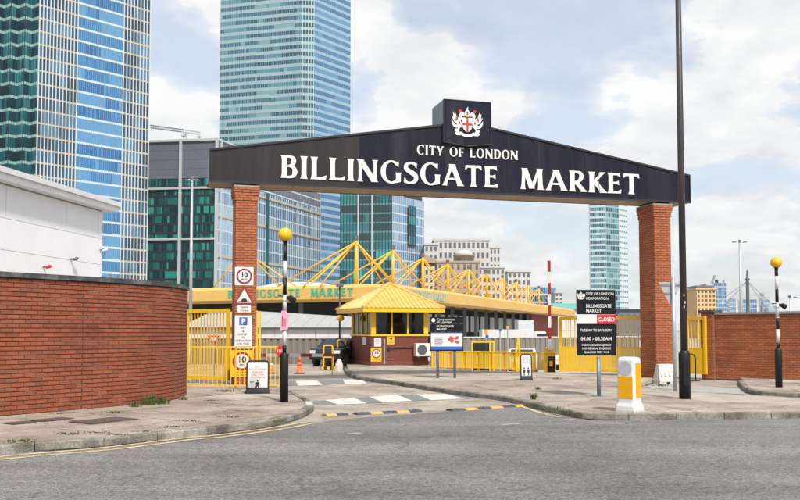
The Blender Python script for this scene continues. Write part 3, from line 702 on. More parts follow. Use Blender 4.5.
emb('crest_helm_mark', [[(-.03,.28),(.03,.28),(.02,.36),(-.02,.36)],[(-.26,.36),(-.17,.38),(-.2,.41),(-.28,.40)],[(.26,.36),(.17,.38),(.2,.41),(.28,.40)]], M['red'], -0.134)
emb('crest_helm_visor', [[(-.055,.19),(.055,.19),(.06,.25),(-.06,.25)]], M['gold'], -0.135)
emb('motto_scroll', [[(-.19,-.30),(-.08,-.33),(.08,-.33),(.19,-.30),(.19,-.38),(.08,-.42),(-.08,-.42),(-.19,-.38)],[(-.22,-.27),(-.15,-.29),(-.15,-.36),(-.25,-.35)],[(.22,-.27),(.15,-.29),(.15,-.36),(.25,-.35)]], M['letter'], -0.118)
# ---- pillars
PW, PD = 0.60, 0.93
def pillar(s, z0=0.0):
    x0, x1, y0, y1 = s-PW/2, s+PW/2, (GD-PD)/2, (GD+PD)/2
    o = MB().box(x0+.003,x1-.003,y0+.003,y1-.003,z0,HB-0.15).build('pillar', M['mortar_p'], gan)
    for zz0, n, e in ((z0+0.02, 71, 0.0),(z0+0.02+71*0.075,2,0.02),(z0+0.02+73*0.075,1,0.04),(z0+0.02+74*0.075,2,0.055)):
        a = [(x0-e,y0-e),(x1+e,y0-e),(x1+e,y1+e),(x0-e,y1+e)]
        if e: MB().box(x0-e+.003,x1+e-.003,y0-e+.003,y1+e-.003,zz0-0.004,zz0+n*0.075-0.006).build('corbel', M['mortar_p'], o)
        for i in range(4): lay([a[i],a[(i+1)%4]], zz0, n, 1, M['brick_p'], o, 'brick_mass')
    box('pad_stone', x0-.06,x1+.06,y0-.06,y1+.06,HB-0.105,HB-0.06, M['coping_stone'], o); box('bearing_block', x0+.02,x1-.02,y0+.03,y1-.03,HB-0.0595,HB-0.002, M['dark'], o)  # black block paints the shaded gap between pillar and beam
    return (x0,x1,y0,y1)
sl = gs(245,300)[0]+0.02; sr = gs(663.5,300,0.04)[0]
PLX = pillar(sl); PRX = pillar(sr)
# ================================================================ LETTERING ON SMALL SIGNS
_tx = {}
def text(parent, s, x, z, h, m, y=-0.02, width=None, align='CENTER', name='lettering', bold=0.0):
    """Flat lettering on a board that faces local -Y; h = cap height."""
    key = (s, align, bold)
    if key not in _tx:
        c = bpy.data.curves.new('lettering', 'FONT'); c.body = s; c.align_x = align; c.size = 1.0; c.offset = bold; c.resolution_u = 3
        o = bpy.data.objects.new('lettering', c); COL.objects.link(o); bpy.context.view_layer.update()
        me = bpy.data.meshes.new_from_object(o.evaluated_get(bpy.context.evaluated_depsgraph_get()))
        bpy.data.objects.remove(o); _tx[key] = me
    src = _tx[key]; vs = [v.co for v in src.vertices]
    if not vs: return None
    k = h/0.70; w = max(v.x for v in vs)-min(v.x for v in vs); kx = k if width is None else width/max(w,1e-6)
    mb = MB(); mb.add([(x+v.x*kx, y, z+v.y*k) for v in vs], [tuple(p.vertices) for p in src.polygons])
    return mb.build(name, m, parent)
def disc(x, z, r, y0, y1, n=28): return MB().extr([(x+r*math.cos(2*math.pi*i/n), z+r*math.sin(2*math.pi*i/n)) for i in range(n)], y0, y1)
def ring(x, z, r0, r1, y, n=32):
    mb = MB()
    for i in range(n):
        a, b = 2*math.pi*i/n, 2*math.pi*(i+1)/n
        mb.extr([(x+r0*math.cos(a),z+r0*math.sin(a)),(x+r1*math.cos(a),z+r1*math.sin(a)),(x+r1*math.cos(b),z+r1*math.sin(b)),(x+r0*math.cos(b),z+r0*math.sin(b))], y, y+0.004)
    return mb
def roundel(parent, x, z, r, num, unit, y):
    disc(x, z, r, y, y+0.004).build('roundel_face', M['sign_white'], parent)
    ring(x, z, r*0.78, r, y-0.004).build('roundel_ring', M['rust_red'], parent)
    text(parent, num, x, z-r*0.12, r*0.62, M['ink'], y-0.003, bold=0.045); text(parent, unit, x, z-r*0.5, r*0.2, M['ink'], y-0.003, bold=0.02)
def gloc(s, d, z=0.0):
    return (GX+s*math.cos(GTH)-d*math.sin(GTH), GY+s*math.sin(GTH)+d*math.cos(GTH), z)
# ================================================================ SIGNS ON THE LEFT PILLAR
yp = PLX[2]-0.012
def psign(name, label, px, py, cat='sign'):
    s, z = gs(px, py, yp); return thing(name, label, cat, gloc(s, yp, z), GTH)
def sz(w): return w*(GY+0.3)/F                 # survey pixels to metres at the pillar
t = psign('speed_limit_sign', 'square white 10 speed limit plate on the brick pillar, topmost of its signs', 244.2, 276.2)
w = sz(9.2); box('sign_plate', -w,w,-0.014,0.0,-w,w, M['sign_white'], t, 0.003); roundel(t, 0, 0, w*0.84, '10', 'MILES', -0.022)
t = psign('warning_sign', 'red bordered triangular road hump warning sign on the brick pillar', 244.2, 295.5, 'sign')
w = sz(10.5); h = sz(9.2)
MB().extr([(-w,-h),(w,-h),(w*0.08,h),(-w*0.08,h)], -0.014, 0).build('sign_plate', M['rust_red'], t)
MB().extr([(-w*0.72,-h*0.78),(w*0.72,-h*0.78),(0,h*0.70)], -0.018, -0.0145).build('sign_face', M['sign_white'], t)
MB().extr([(-w*0.52,-h*0.62)]+[(w*0.30*math.cos(math.pi*i/8), -h*0.62+h*0.32*math.sin(math.pi*i/8)) for i in range(8,-1,-1)]+[(w*0.52,-h*0.62),(w*0.52,-h*0.70),(-w*0.52,-h*0.70)], -0.021, -0.0185).build('hump_symbol', M['ink'], t)
t = psign('plate_sign', 'small white speed humps plate under the triangular warning sign', 244.2, 308.6)
w, h = sz(6.6), sz(3.7); box('sign_plate', -w,w,-0.012,0,-h,h, M['sign_white'], t)
text(t, 'Speed', 0, h*0.2, h*0.55, M['ink'], -0.0135, bold=0.01); text(t, 'humps', 0, -h*0.7, h*0.55, M['ink'], -0.0135, bold=0.01)
t = psign('parking_sign', 'tall white pay and display sign with blue P on the brick pillar', 243.2, 332)
w, h = sz(9.0), sz(17.2); box('sign_frame', -w,w,-0.012,0,-h,h, M['sign_black'], t, 0.003); box('sign_plate', -w*0.93,w*0.93,-0.016,-0.0125,-h*0.965,h*0.965, M['sign_white'], t)
box('parking_square', -sz(4),sz(4),-0.019,-0.0165,h-sz(10.4),h-sz(2.6), M['sign_blue'], t); text(t, 'P', 0, h-sz(9.2), sz(5.4), M['sign_white'], -0.0205, bold=0.03)
for i, ln in enumerate(('PAY','&','DISPLAY','IN','OPERATION','ON THIS','SITE')): text(t, ln, 0, h-sz(14.2+3.15*i), sz(2.0), M['ink'], -0.0175, bold=0.015)
t = psign('speed_limit_sign', 'yellow backed 10 speed limit sign low on the brick pillar', 241.8, 363.5)
w, h = sz(10.8), sz(13.2); box('sign_plate', -w,w,-0.012,0,-h,h, M['sign_yellow'], t, 0.003); roundel(t, 0, h-sz(10.8), sz(9.2), '10', 'MPH', -0.02)
text(t, 'MAX SPEED', 0, -h+sz(3.6), sz(1.6), M['ink'], -0.0135, bold=0.015); text(t, 'ON THIS SITE', 0, -h+sz(1.1), sz(1.5), M['ink'], -0.0135, bold=0.015)
# ================================================================ BELISHA BEACONS
def beacon(base, H, label, pink=False):
    t = thing('belisha_beacon', label, 'beacon', base, 0, 'belisha beacons')
    MB().lathe([(0.092,0),(0.092,1.0),(0.075,1.03),(0.057,1.05)],20).build('pole_base', M['black_paint'], t, True)
    zs = [1.05,1.20,1.56,1.92,2.28,2.64,3.0,H-0.36]; cols = ['black_paint','white_paint']*3+['black_paint']
    for i, c in enumerate(cols):
        MB().lathe([(0.044,zs[i]+0.0005),(0.044,zs[i+1]-0.0005)],18).build('pole_band', M[c], t, True)
    MB().lathe([(0.044,H-0.36),(0.05,H-0.30),(0.075,H-0.27),(0.075,H-0.255)],18).build('globe_collar', M['black_paint'], t, True)
    r = 0.15; MB().lathe([(max(0.005,r*math.cos(a)), H-0.15+r*math.sin(a)) for a in [R(-62+8*i) for i in range(20)]],28).build('globe', M['belisha'], t, True)
    h = MB().box(0.04,0.11,-0.03,0.03,2.18,2.25).box(-0.13,-0.045,-0.02,0.02,2.24,2.265); h.cyl((0.11,-0.02,2.22),(0.20,-0.09,2.15),0.06,0.075,12)
    h.build('crossing_floodlight', M['black_paint'], t)
    MB().lathe([(0.053,1.86),(0.053,1.90)],16).build('pole_clip', M['galv'], t); MB().lathe([(0.053,2.14),(0.053,2.17)],16).build('pole_clip', M['galv'], t)
    return t
bL = G(284,401.8,0.12); beacon((bL.x,bL.y,0.115), 3.72, 'belisha beacon on the left pavement corner with a pink card tied on')
c = thing('pink_notice', 'bright pink card notice tied round the left beacon pole', 'notice', (bL.x,bL.y,0), 0)
MB().extr([(-0.08,1.62),(0.08,1.66),(0.09,1.98),(0.03,2.06),(-0.06,2.05)], -0.066, -0.06).build('card', M['pink'], c)
for i in range(3):
    MB().extr([(-0.045+0.03*i,1.72),(-0.03+0.03*i,1.72),(-0.03+0.03*i,1.93-0.02*i),(-0.045+0.03*i,1.93-0.02*i)], -0.069, -0.0665).build('handwriting', M['ink'], c)
MB().lathe([(0.056,1.99),(0.056,2.02)],14).build('tie', M['ink'], c)
bR = G(779,387,0.12); beacon((bR.x,bR.y,0.115), 3.52, 'belisha beacon in front of the straight brick wall')
# ================================================================ STREET LAMP + SIGN POST
lb = G(685,398.6,0.12)
t = thing('street_lamp', 'tall dark street lamp column with thick black base on the island', 'street lamp', (lb.x,lb.y,0.115))
MB().lathe([(0.125,0),(0.125,1.0),(0.10,1.06),(0.085,1.08)],20).build('column_base', M['black_paint'], t, True)
MB().lathe([(0.078,1.08),(0.07,6.0),(0.06,10.6)],18).build('column_shaft', M['lamp_pole'], t, True)
MB().cyl((0,0,10.6),(0,-1.1,10.95),0.045,0.04,10).build('bracket_arm', M['lamp_pole'], t)
MB().lathe([(0.03,-0.06),(0.14,-0.05),(0.16,0.0),(0.12,0.07),(0.02,0.10)],16,(0,-1.25,10.98)).build('lantern', M['galv'], t, True)
box('access_door', -0.06,0.06,-0.129,-0.12,0.3,0.85, M['black_paint'], t)
for q, dz in enumerate((2.02, 2.12, 2.28)): box('stuck_label', -0.022+0.018*(q%2),0.004+0.018*(q%2),-0.0795,-0.0745,dz,dz+0.05, M['grime_grey'], t)
sb = G(675,391.5,0.12)
t = thing('road_sign', 'back of a triangular grey give way sign on a galvanised post', 'road sign', (sb.x,sb.y,0.11))
H = ZA(281,sb.y); tz = ZA(286.5,sb.y); bz = ZA(304,sb.y); hw = 11.5*sb.y/F
MB().lathe([(0.045,0),(0.045,H)],16).build('post', M['galv'], t, True)
tri = lambda k: [(-hw*k,tz),(hw*k*0.45,tz),(hw*0.08,bz),(-hw*0.3,bz)]
MB().extr([(-hw*1.22,tz),(hw*0.78,tz),(-hw*0.12,bz-0.10),(-hw*0.32,bz-0.10)], 0.05, 0.056).build('sign_plate', M['galv'], t)
box('sign_channel', -hw*1.1,hw*0.68,0.03,0.0495,tz-0.09,tz-0.05, M['grey_pole'], t)
box('sign_channel', -hw*0.72,hw*0.3,0.03,0.0495,tz-0.30,tz-0.26, M['grey_pole'], t)
# ================================================================ KEEP-LEFT BOLLARD
kb = G(629.5,411,0.12)
t = thing('traffic_bollard', 'white plastic traffic bollard with yellow panels at the kerb', 'bollard', (kb.x,kb.y,0.117), R(-42))
def lump(w, d, zs):
    mb = MB(); vs, fs = [], []; n = 0
    for z, kx, ky in zs:
        a, b, c = w*kx, d*ky, 0.05
        rg = [(-a+c,-b),(a-c,-b),(a,-b+c),(a,b-c),(a-c,b),(-a+c,b),(-a,b-c),(-a,-b+c)]; vs += [(x,y,z) for x,y in rg]
    m = 8
    for k in range(len(zs)-1): fs += [(k*m+i,k*m+(i+1)%m,(k+1)*m+(i+1)%m,(k+1)*m+i) for i in range(m)]
    fs += [tuple(range(m-1,-1,-1)), tuple(range((len(zs)-1)*m,len(zs)*m))]
    mb.add(vs, fs); return mb
lump(0.19,0.16,[(0,1.18,1.18),(0.10,1.16,1.16),(0.16,1.02,1.02),(0.19,1.0,1.0),(0.95,0.98,0.98),(1.0,0.90,0.88),(1.015,0.7,0.7)]).build('bollard_body', M['plastic_white'], t, bevel=0.012)
box('amber_panel', -0.15,0.15,-0.164,-0.1535,0.24,0.66, M['reflect_yellow'], t, 0.004)
disc(-0.005, 0.805, 0.142, -0.162, -0.1525, 17).build('worn_disc', M['grime_grey'], t)
MB().box(0.1835,0.194,-0.105,0.105,0.26,0.90).build('amber_panel', M['reflect_yellow'], t, bevel=0.004)
lump(0.225,0.19,[(-0.01,1.02,1.02),(0.03,1.02,1.02)]).build('foot_flange', M['plastic_dull'], t)
# ================================================================ OPENING TIMES BOARD
ob = G(599,396.2,0.12); k = ob.y/F
t = thing('opening_times_board', 'black market opening times board with red closed strip on one post', 'sign board', (ob.x,ob.y,0.115), R(3))
z_ = lambda py: ZA(py, ob.y)-0.115
x0, x1 = (576.5-599)*k, (616-599)*k
MB().lathe([(0.045,0.012),(0.045,z_(357))],16).build('post', M['grey_pole'], t, True)
MB().lathe([(0.16,0),(0.16,0.012)],16).build('post_flange', M['grey_pole'], t)
box('backing_plate', x0,x1,-0.055,-0.046,z_(355.5),z_(290), M['sign_black'], t)
for a, b, mm in ((290,301.6,'sign_black'),(302.6,313.6,'sign_black'),(314.4,323.8,'sign_white'),(324.8,355.5,'sign_black')):
    box('sign_strip', x0,x1,-0.066,-0.056,z_(b),z_(a), M[mm], t)
box('closed_panel', (597-599)*k,x1,-0.072,-0.0665,z_(323.6),z_(314.6), M['red'], t)
lx = (586-599)*k; Y = -0.068
text(t,'CITY OF LONDON',lx,z_(295.2),2.6*k,M['sign_white'],Y,28*k,'LEFT',bold=0.01); text(t,'CORPORATION',lx,z_(299.8),2.6*k,M['sign_white'],Y,22.5*k,'LEFT',bold=0.01)
text(t,'BILLINGSGATE',lx,z_(307.6),3.3*k,M['sign_white'],Y,25.5*k,'LEFT',bold=0.01); text(t,'MARKET',lx,z_(312.4),3.3*k,M['sign_white'],Y,15.5*k,'LEFT',bold=0.01)
text(t,'CLOSED',(606.5-599)*k,z_(321.2),3.8*k,M['sign_white'],-0.074,16.5*k,bold=0.02)
cxm = (x0+x1)/2
text(t,'TUESDAY TO SATURDAY',cxm,z_(331.4),2.5*k,M['sign_white'],Y,32.5*k,bold=0.01)
text(t,'04.00 - 08.30AM',cxm,z_(340.2),3.3*k,M['sign_white'],Y,31*k,bold=0.02)
text(t,'FOR PARKING ENQUIRIES',cxm,z_(345.9),2.0*k,M['sign_white'],Y,29*k,bold=0.01)
text(t,'AND GENERAL ENQUIRIES',cxm,z_(349.4),2.0*k,M['sign_white'],Y,29*k,bold=0.01)
text(t,'CALL 020 7987 1118',cxm,z_(353.0),2.0*k,M['sign_white'],Y,25*k,bold=0.01)
def mini_crest(parent, px_, pz_, s_, y_):
    mb = MB()
    for i, pl in enumerate([sh]+drag+[mir(q) for q in drag]+[[(-.09,.2),(.09,.2),(.05,.5),(-.05,.5)],[(-.25,-.3),(.25,-.3),(.2,-.42),(-.2,-.42)]]):
        mb.extr([(px_+a*s_, pz_+b*s_) for a, b in pl], y_-0.0003*i, y_+0.002)
    mb.build('crest_mark', M['sign_white'], parent)
mini_crest(t, (581.3-599)*k, z_(296.2), 8.0*k, Y)
# ================================================================ INFORMATION BOARD BY THE KIOSK
ib = G(447,378,0.12); k = ib.y/F; z_ = lambda py: ZA(py, ib.y)-0.115; X = lambda px: (px-447)*k
t = thing('information_board', 'dark two-post information board with blue and white poster near the kiosk', 'sign board', (ib.x,ib.y,0.115), R(4))
for px in (437.7,454.8): MB().lathe([(0.045,0),(0.045,z_(318))],14).build('post', M['grey_pole'], t, True).location.x = X(px)
box('name_panel', X(430),X(463.2),-0.06,-0.046,z_(323.3),z_(317), M['sign_black'], t); box('name_panel', X(430),X(463.2),-0.06,-0.046,z_(331.4),z_(323.9), M['sign_black'], t)
box('poster_case', X(429.8),X(463.4),-0.07,-0.046,z_(351),z_(331.6), M['sign_black'], t)
box('poster', X(430.8),X(462.4),-0.078,-0.0705,z_(349.6),z_(332.4), M['sign_white'], t)
box('poster_band', X(430.8),X(462.4),-0.081,-0.0785,z_(349.6),z_(346.4), M['sign_blue'], t); box('poster_band', X(430.8),X(462.4),-0.081,-0.0785,z_(333.2),z_(332.4), M['sign_blue'], t)
mr = random.Random(4); mb = MB()
for i in range(9): mb.extr(blob(X(mr.uniform(449,458))-cx+cx, z_(mr.uniform(337,343)), mr.uniform(1.2,2.2)*k, mr.uniform(1.0,1.8)*k), -0.082-0.0007*i, -0.0787)
mb.build('poster_picture', M['ink_red'], t)
for i in range(6): box('poster_text', X(434.5),X(434.5+mr.uniform(6,9)),-0.081,-0.0787,z_(337.4+1.45*i+0.7),z_(337.4+1.45*i), M['ink_grey'], t)
text(t,'Corporation',X(436.4),z_(320.4),2.0*k,M['sign_white'],-0.062,18.5*k,'LEFT',bold=0.01); text(t,'of London',X(436.4),z_(322.9),2.0*k,M['sign_white'],-0.062,15*k,'LEFT',bold=0.01)
text(t,'BILLINGSGATE',X(436.4),z_(327.2),2.0*k,M['sign_white'],-0.062,17*k,'LEFT',bold=0.01); text(t,'MARKET',X(436.4),z_(330.2),2.0*k,M['sign_white'],-0.062,10*k,'LEFT',bold=0.01)
disc(X(433.2), z_(320.2), 2.0*k, -0.064, -0.0605, 16).build('crest_disc', M['sign_white'], t)
# ================================================================ A-FRAME BOARDS
def aboard(px, py, wpx, hpx, label, kind, rz=0):
    b = G(px,py,0.12); k = b.y/F; w, h = wpx*k/2, hpx*k
    t = thing('pavement_board', label, 'sign board', (b.x,b.y,0.117), rz, 'a-frame pavement boards')
    lean = R(6)
    f = link('front_leaf', None, t); f.empty_display_size = 0.1; f.rotation_euler.x = -lean
    Hc = h
    MB().tube([(-w,0,0.1),(-w,0,Hc-0.05),(-w+0.05,0,Hc),(w-0.05,0,Hc),(w,0,Hc-0.05),(w,0,0.1)],0.022,8).build('board_frame', M['rubber'], f)
    box('board_face', -w+0.015,w-0.015,-0.012,0.008,0.14,Hc-0.03, M['sign_white'], f)
    Y = -0.0135
    if kind == 0:
        for i, ln in enumerate(('ALL','PEDESTRIANS','PLEASE','USE THE','FOOTPATH')): text(f, ln, 0, Hc*(0.80-0.085*i), Hc*0.05, M['ink_grey'] if i == 0 else M['ink_red'], Y, min(w*1.6, len(ln)*w*0.17), bold=0.01)
        z = Hc*0.22
        MB().extr(blob(0,z+Hc*0.17,Hc*0.026,Hc*0.03),Y,Y+0.001).extr([(-w*.1,z+Hc*.13),(w*.1,z+Hc*.13),(w*.22,z+Hc*.05),(w*.12,z+Hc*.06),(w*.08,z+Hc*.02),(w*.22,z-Hc*.07),(w*.1,z-Hc*.07),(0,z-Hc*.0),(-w*.16,z-Hc*.07),(-w*.26,z-Hc*.06),(-w*.1,z+Hc*.03),(-w*.2,z+Hc*.05)],Y-.001,Y).build('walking_figure', M['ink'], f)
        MB().extr([(-w*.7,z+Hc*.10),(-w*.35,z+Hc*.12),(-w*.35,z+Hc*.14),(-w*.7,z+Hc*.14)],Y,Y+0.001).build('arrow_mark', M['ink'], f)
    else:
        for i, ln in enumerate(('PLEASE','KEEP YOUR','DISTANCE')): text(f, ln, 0, Hc*(0.84-0.08*i), Hc*0.045, M['ink_grey'], Y, w*1.3, bold=0.0)
        for sx in (-0.4, 0.4):
            z = Hc*0.26
            MB().extr(blob(w*sx,z+Hc*0.20,Hc*0.03,Hc*0.035),Y,Y+0.001).extr([(w*(sx-.22),z+Hc*.15),(w*(sx+.22),z+Hc*.15),(w*(sx+.2),z+Hc*.02),(w*(sx+.1),z+Hc*.02),(w*(sx+.08),z-Hc*.08),(w*(sx-.08),z-Hc*.08),(w*(sx-.1),z+Hc*.02),(w*(sx-.2),z+Hc*.02)],Y-.001,Y).build('standing_figure', M['ink'], f)
    lump(w*1.12,0.17,[(0,1,1),(0.07,0.98,0.95),(0.12,0.94,0.5)]).build('ballast_base', M['rubber'], t)
    return t
aboard(257.5,393,21,32,'white pavement board with red text and walking figure beside the pillar',0,R(6))
aboard(526.5,380,10.5,25.5,'small white pavement board with two standing figures before the yellow railing',1,R(0))
# ================================================================ YELLOW GATES
def gate(name, label, A, B, z0, z1, bar_px, parent_loc=None, posts=True, sheet_low=False):
    A, B = Vector((A[0],A[1],0)), Vector((B[0],B[1],0)); d = B-A; L = d.length; ang = math.atan2(d.y,d.x)
    t = thing(name, label, 'gate', (A.x,A.y,0), ang)
    fw = 0.075
    box('frame_stile', 0,fw*1.5,-fw/2,fw/2,z0,z1, M['yellow'], t, 0.008); box('frame_stile', L-fw*1.5,L,-fw/2,fw/2,z0,z1, M['yellow'], t, 0.008)
    box('frame_rail', fw*1.5+.002,L-fw*1.5-.002,-fw/2+.003,fw/2-.003,z1-0.11,z1-.003, M['yellow'], t); box('frame_rail', fw*1.5+.002,L-fw*1.5-.002,-fw/2+.003,fw/2-.003,z0+.003,z0+0.11, M['yellow'], t)
    mid = z0+(z1-z0)*0.42
    n = max(3, int(L/bar_px))
    bm0 = MB().box(-0.014,0.014,-0.014,0.014,z0+0.11,z1-0.112).mesh('bar', M['yellow'])
    for i in range(1, n):
        link('bar', bm0, t, loc=(fw*1.5+(L-3*fw)*i/n,0,0))
    if sheet_low:
        box('frame_rail', fw*1.5+.002,L-fw*1.5-.002,-0.022,0.022,mid,mid+0.06, M['yellow'], t)
        pm = MB()
        hm = MB().box(-0.021,0.021,-0.026,-0.0155,z0+0.112,mid-0.002).mesh('infill_bar', M['yellow_mesh'])
        for i in range(1, 3*n):
            link('infill_bar', hm, t, loc=(fw*1.5+(L-3*fw)*i/(3*n),0,0))
        for q in (2,4): box('mesh_wire', fw*1.5+.002,L-fw*1.5-.002,0.015,0.021,mid+.06+(z1-.11-mid-.06)*q/7,mid+.072+(z1-.11-mid-.06)*q/7, M['yellow_mesh'], t)
        um = MB().box(-0.006,0.006,0.0215,0.027,mid+.061,z1-.112).mesh('mesh_wire', M['yellow_mesh'])
        for i in range(1, n): link('mesh_wire', um, t, loc=(fw*1.5+(L-3*fw)*(i+.5)/n,0,0))
    return t
# left leaf, hung beside the left pillar
g0, g1 = G(185.5,384.5,0.0), gloc(sl-PW/2-0.10, 0.5)
g0 = P(185.5,340,25.6); g0.z = 0
gate('yellow_gate', 'yellow barred gate leaf between the curved wall and the left pillar', (g0.x,g0.y), (g1[0],g1[1]), ZA(379.5,25.3), ZA(309,25.3), 0.135)
ga = gloc(sl+PW/2+0.03, 0.55); t = thing('gate_post', 'slim yellow gate post standing against the left pillar', 'post', (ga[0],ga[1],0.0), GTH)
box('post', 0,0.07,-0.07,0.07,0.0,ZA(311,25.5), M['yellow'], t, 0.008); box('post', 0.10,0.16,-0.05,0.05,0.0,ZA(311.5,25.5), M['yellow'], t, 0.008)
for z in (0.5,1.4): box('hinge', 0.0705,0.0995,-0.03,0.03,z,z+0.08, M['yellow'], t)
# right leaf, open, in front of the right pillar
Yg = 30.0
a = P(559,340,31.0); b = P(651.5,340,29.2)
gate('yellow_gate', 'wide yellow barred gate leaf standing open beside the right pillar', (a.x,a.y), (b.x,b.y), ZA(373,29.5), ZA(316,29.5), 0.17, sheet_low=True)
a = P(686,340,29.6); b = P(706.5,340,29.0)
gate('yellow_gate', 'narrow yellow gate leaf between the right pillar and the wall pier', (a.x,a.y), (b.x,b.y), ZA(374,29.3), ZA(316.5,29.3), 0.13, sheet_low=True)
# pedestrian railing in front of the left gate, with a stop disc
ra_, rb_ = G(186,388.5,0.12), G(284,388.0,0.12)
d = rb_-ra_; L = d.length
t = thing('guard_rail', 'low thin yellow railing with red stop disc before the left gate', 'railing', (ra_.x,ra_.y,0.115), math.atan2(d.y,d.x))
zt = ZA(346.2,ra_.y)-0.115
box('top_rail', 0,L,-0.018,0.018,zt-0.035,zt, M['yellow'], t); box('bottom_rail', 0,L,-0.018,0.018,0.06,0.095, M['yellow'], t)
bm0 = MB().box(-0.009,0.009,-0.009,0.009,0.0955,zt-0.0355).mesh('bar', M['yellow'])
n = int(L/0.115)
for i in range(1,n): link('bar', bm0, t, loc=(L*i/n,0,0))
for x in (0.0,L*0.5,L): box('post', x-0.022,x+0.022,0.019,0.06,0,zt+0.003, M['yellow'], t)
disc(L-0.09, zt-0.13, 0.14, -0.04, -0.03, 24).build('stop_disc', M['red'], t)
text(t,'STOP',L-0.09,zt-0.155,0.06,M['sign_white'],-0.0415,0.2,bold=0.02)
# ================================================================ RAILING ALONG THE YARD
def rail_panel(A, B, z1, label, parts):
    d = B-A; L = d.length
    t = thing('yard_railing', label, 'railing', (A.x,A.y,0.0), math.atan2(d.y,d.x), 'yellow mesh railings along the yard')
    box('top_rail', 0,L,-0.02,0.02,z1-0.05,z1, M['yellow_mesh'], t); box('bottom_rail', 0,L,-0.02,0.02,0.12,0.16, M['yellow_mesh'], t)
    n = int(L/0.062)
    bm = MB().box(-0.022,0.022,-0.006,0.006,0.161,z1-0.051).mesh('bar', M['yellow_mesh'])
    for i in range(1,n): link('bar', bm, t, loc=(L*i/n,0,0))
    for x in (0.02,L-0.02): box('post', x-0.025,x+0.025,0.021,0.075,0.0,z1+0.003, M['yellow'] if parts else M['yellow_mesh'], t)
xs = [431,450.5,465,478.5,491.5,504.5,514.5,534,556]
base = [G(x, 369.8 if x < 470 else 370.6) for x in xs]
Yr = 36.5
pts = [P(x, 360, Yr-0.35*i) for i, x in enumerate(xs)]
names = ['by the kiosk','behind the information board post','right of the information board','opposite the orange sign','third from the information board','behind the small pavement board','beside the small pavement board','meeting the parking machine']
for i, (a, b) in enumerate(zip(pts, pts[1:])):
    a = Vector((a.x,a.y,0)); b = Vector((b.x,b.y,0))
    rail_panel(a, b-(b-a).normalized()*0.03, ZA(350.5,Yr), 'yellow railing panel '+names[i], True)
# low kerb under the railing
ka, kb_ = P(428,370,36.0), P(640,370,31.6)
# parking machine
pm = G(550,375,0.02)
t = thing('parking_machine', 'yellow and black barrier ticket machine at the end of the railing', 'ticket machine', (pm.x,pm.y,0.0), R(-14))
k = pm.y/F; w, h = 5.6*k, ZA(353,pm.y)
box('cabinet', -w,w,-0.16,0.2,0.08,h-0.02, M['yellow'], t, 0.02); box('plinth', -w*1.05,w*1.05,-0.18,0.22,0,0.078, M['rubber'], t)
box('front_panel', -w*0.35,w*0.97,-0.172,-0.161,0.14,h-0.12, M['sign_black'], t, 0.004); box('top_cap', -w*1.03,w*1.03,-0.18,0.22,h-0.019,h+0.03, M['yellow'], t, 0.01)
box('sticker', -w*0.02,w*0.55,-0.176,-0.1725,h*0.42,h*0.66, M['orange_sign'], t); box('ticket_slot', -w*0.1,w*0.7,-0.176,-0.1725,h*0.74,h*0.78, M['ink_grey'], t)
# raised barrier arm
bp = P(549,350,33.4)
t = thing('barrier_arm', 'raised red and white barrier arm standing upright behind the railing', 'barrier', (bp.x,bp.y,0.0))
zt = ZA(261,33.4); box('pivot_cabinet', -0.17,0.17,-0.15,0.15,0,1.0, M['yellow'], t, 0.02)
n = 8
for i in range(n):
    z0, z1 = 0.9+(zt-0.9)*i/n, 0.9+(zt-0.9)*(i+1)/n
    box('arm_band', -0.058,0.058,-0.20,-0.153,z0+.0005,z1-.0005, M['rust_red'] if i % 2 else M['white_paint'], t)
# lowered barrier arm on the left
ay = 31.0; a, b = P(258,355.2,ay), P(334.5,354.0,ay); lx0 = a.x-0.9
t = thing('barrier_arm', 'lowered red and white barrier arm reaching towards the kiosk', 'barrier', (lx0,ay,0.0))
z = a.z; n = 9; Lr = b.x-lx0
for i in range(n): box('arm_band', Lr*i/n+.0005,Lr*(i+1)/n-.0005,-0.025,0.025,z-0.055,z+0.055, M['rust_red'] if i % 2 == 0 else M['white_paint'], t)
box('pivot_cabinet', -0.3,0.05,0.03,0.35,0,z+0.2, M['yellow'], t, 0.02)
box('arm_rest', Lr-0.10,Lr-0.06,-0.02,0.02,0,z-0.056, M['yellow'], t)
# cones
def cone(px, py, h, label):
    g = G(px,py); t = thing('traffic_cone', label, 'traffic cone', (g.x,g.y,0.004), 0, 'traffic cones in the entrance')
    MB().box(-0.19,0.19,-0.19,0.19,0,0.03).build('cone_base', M['rubber'], t, bevel=0.01)
    MB().lathe([(0.14,0.031),(0.12,0.06),(0.088,h*0.45)],20).build('cone_body', M['orange'], t, True)
    MB().lathe([(0.088,h*0.45+.0005),(0.062,h*0.68)],20).build('cone_sleeve', M['plastic_white'] if 'sleeve' in label else M['orange'], t, True)
    MB().lathe([(0.062,h*0.68+.0005),(0.03,h),(0.02,h+0.005)],20).build('cone_tip', M['orange'], t, True)
cone(270.5,373.6,0.62,'orange traffic cone with white sleeve behind the stop disc'); cone(299.5,373.8,0.66,'plain orange traffic cone under the lowered barrier arm')
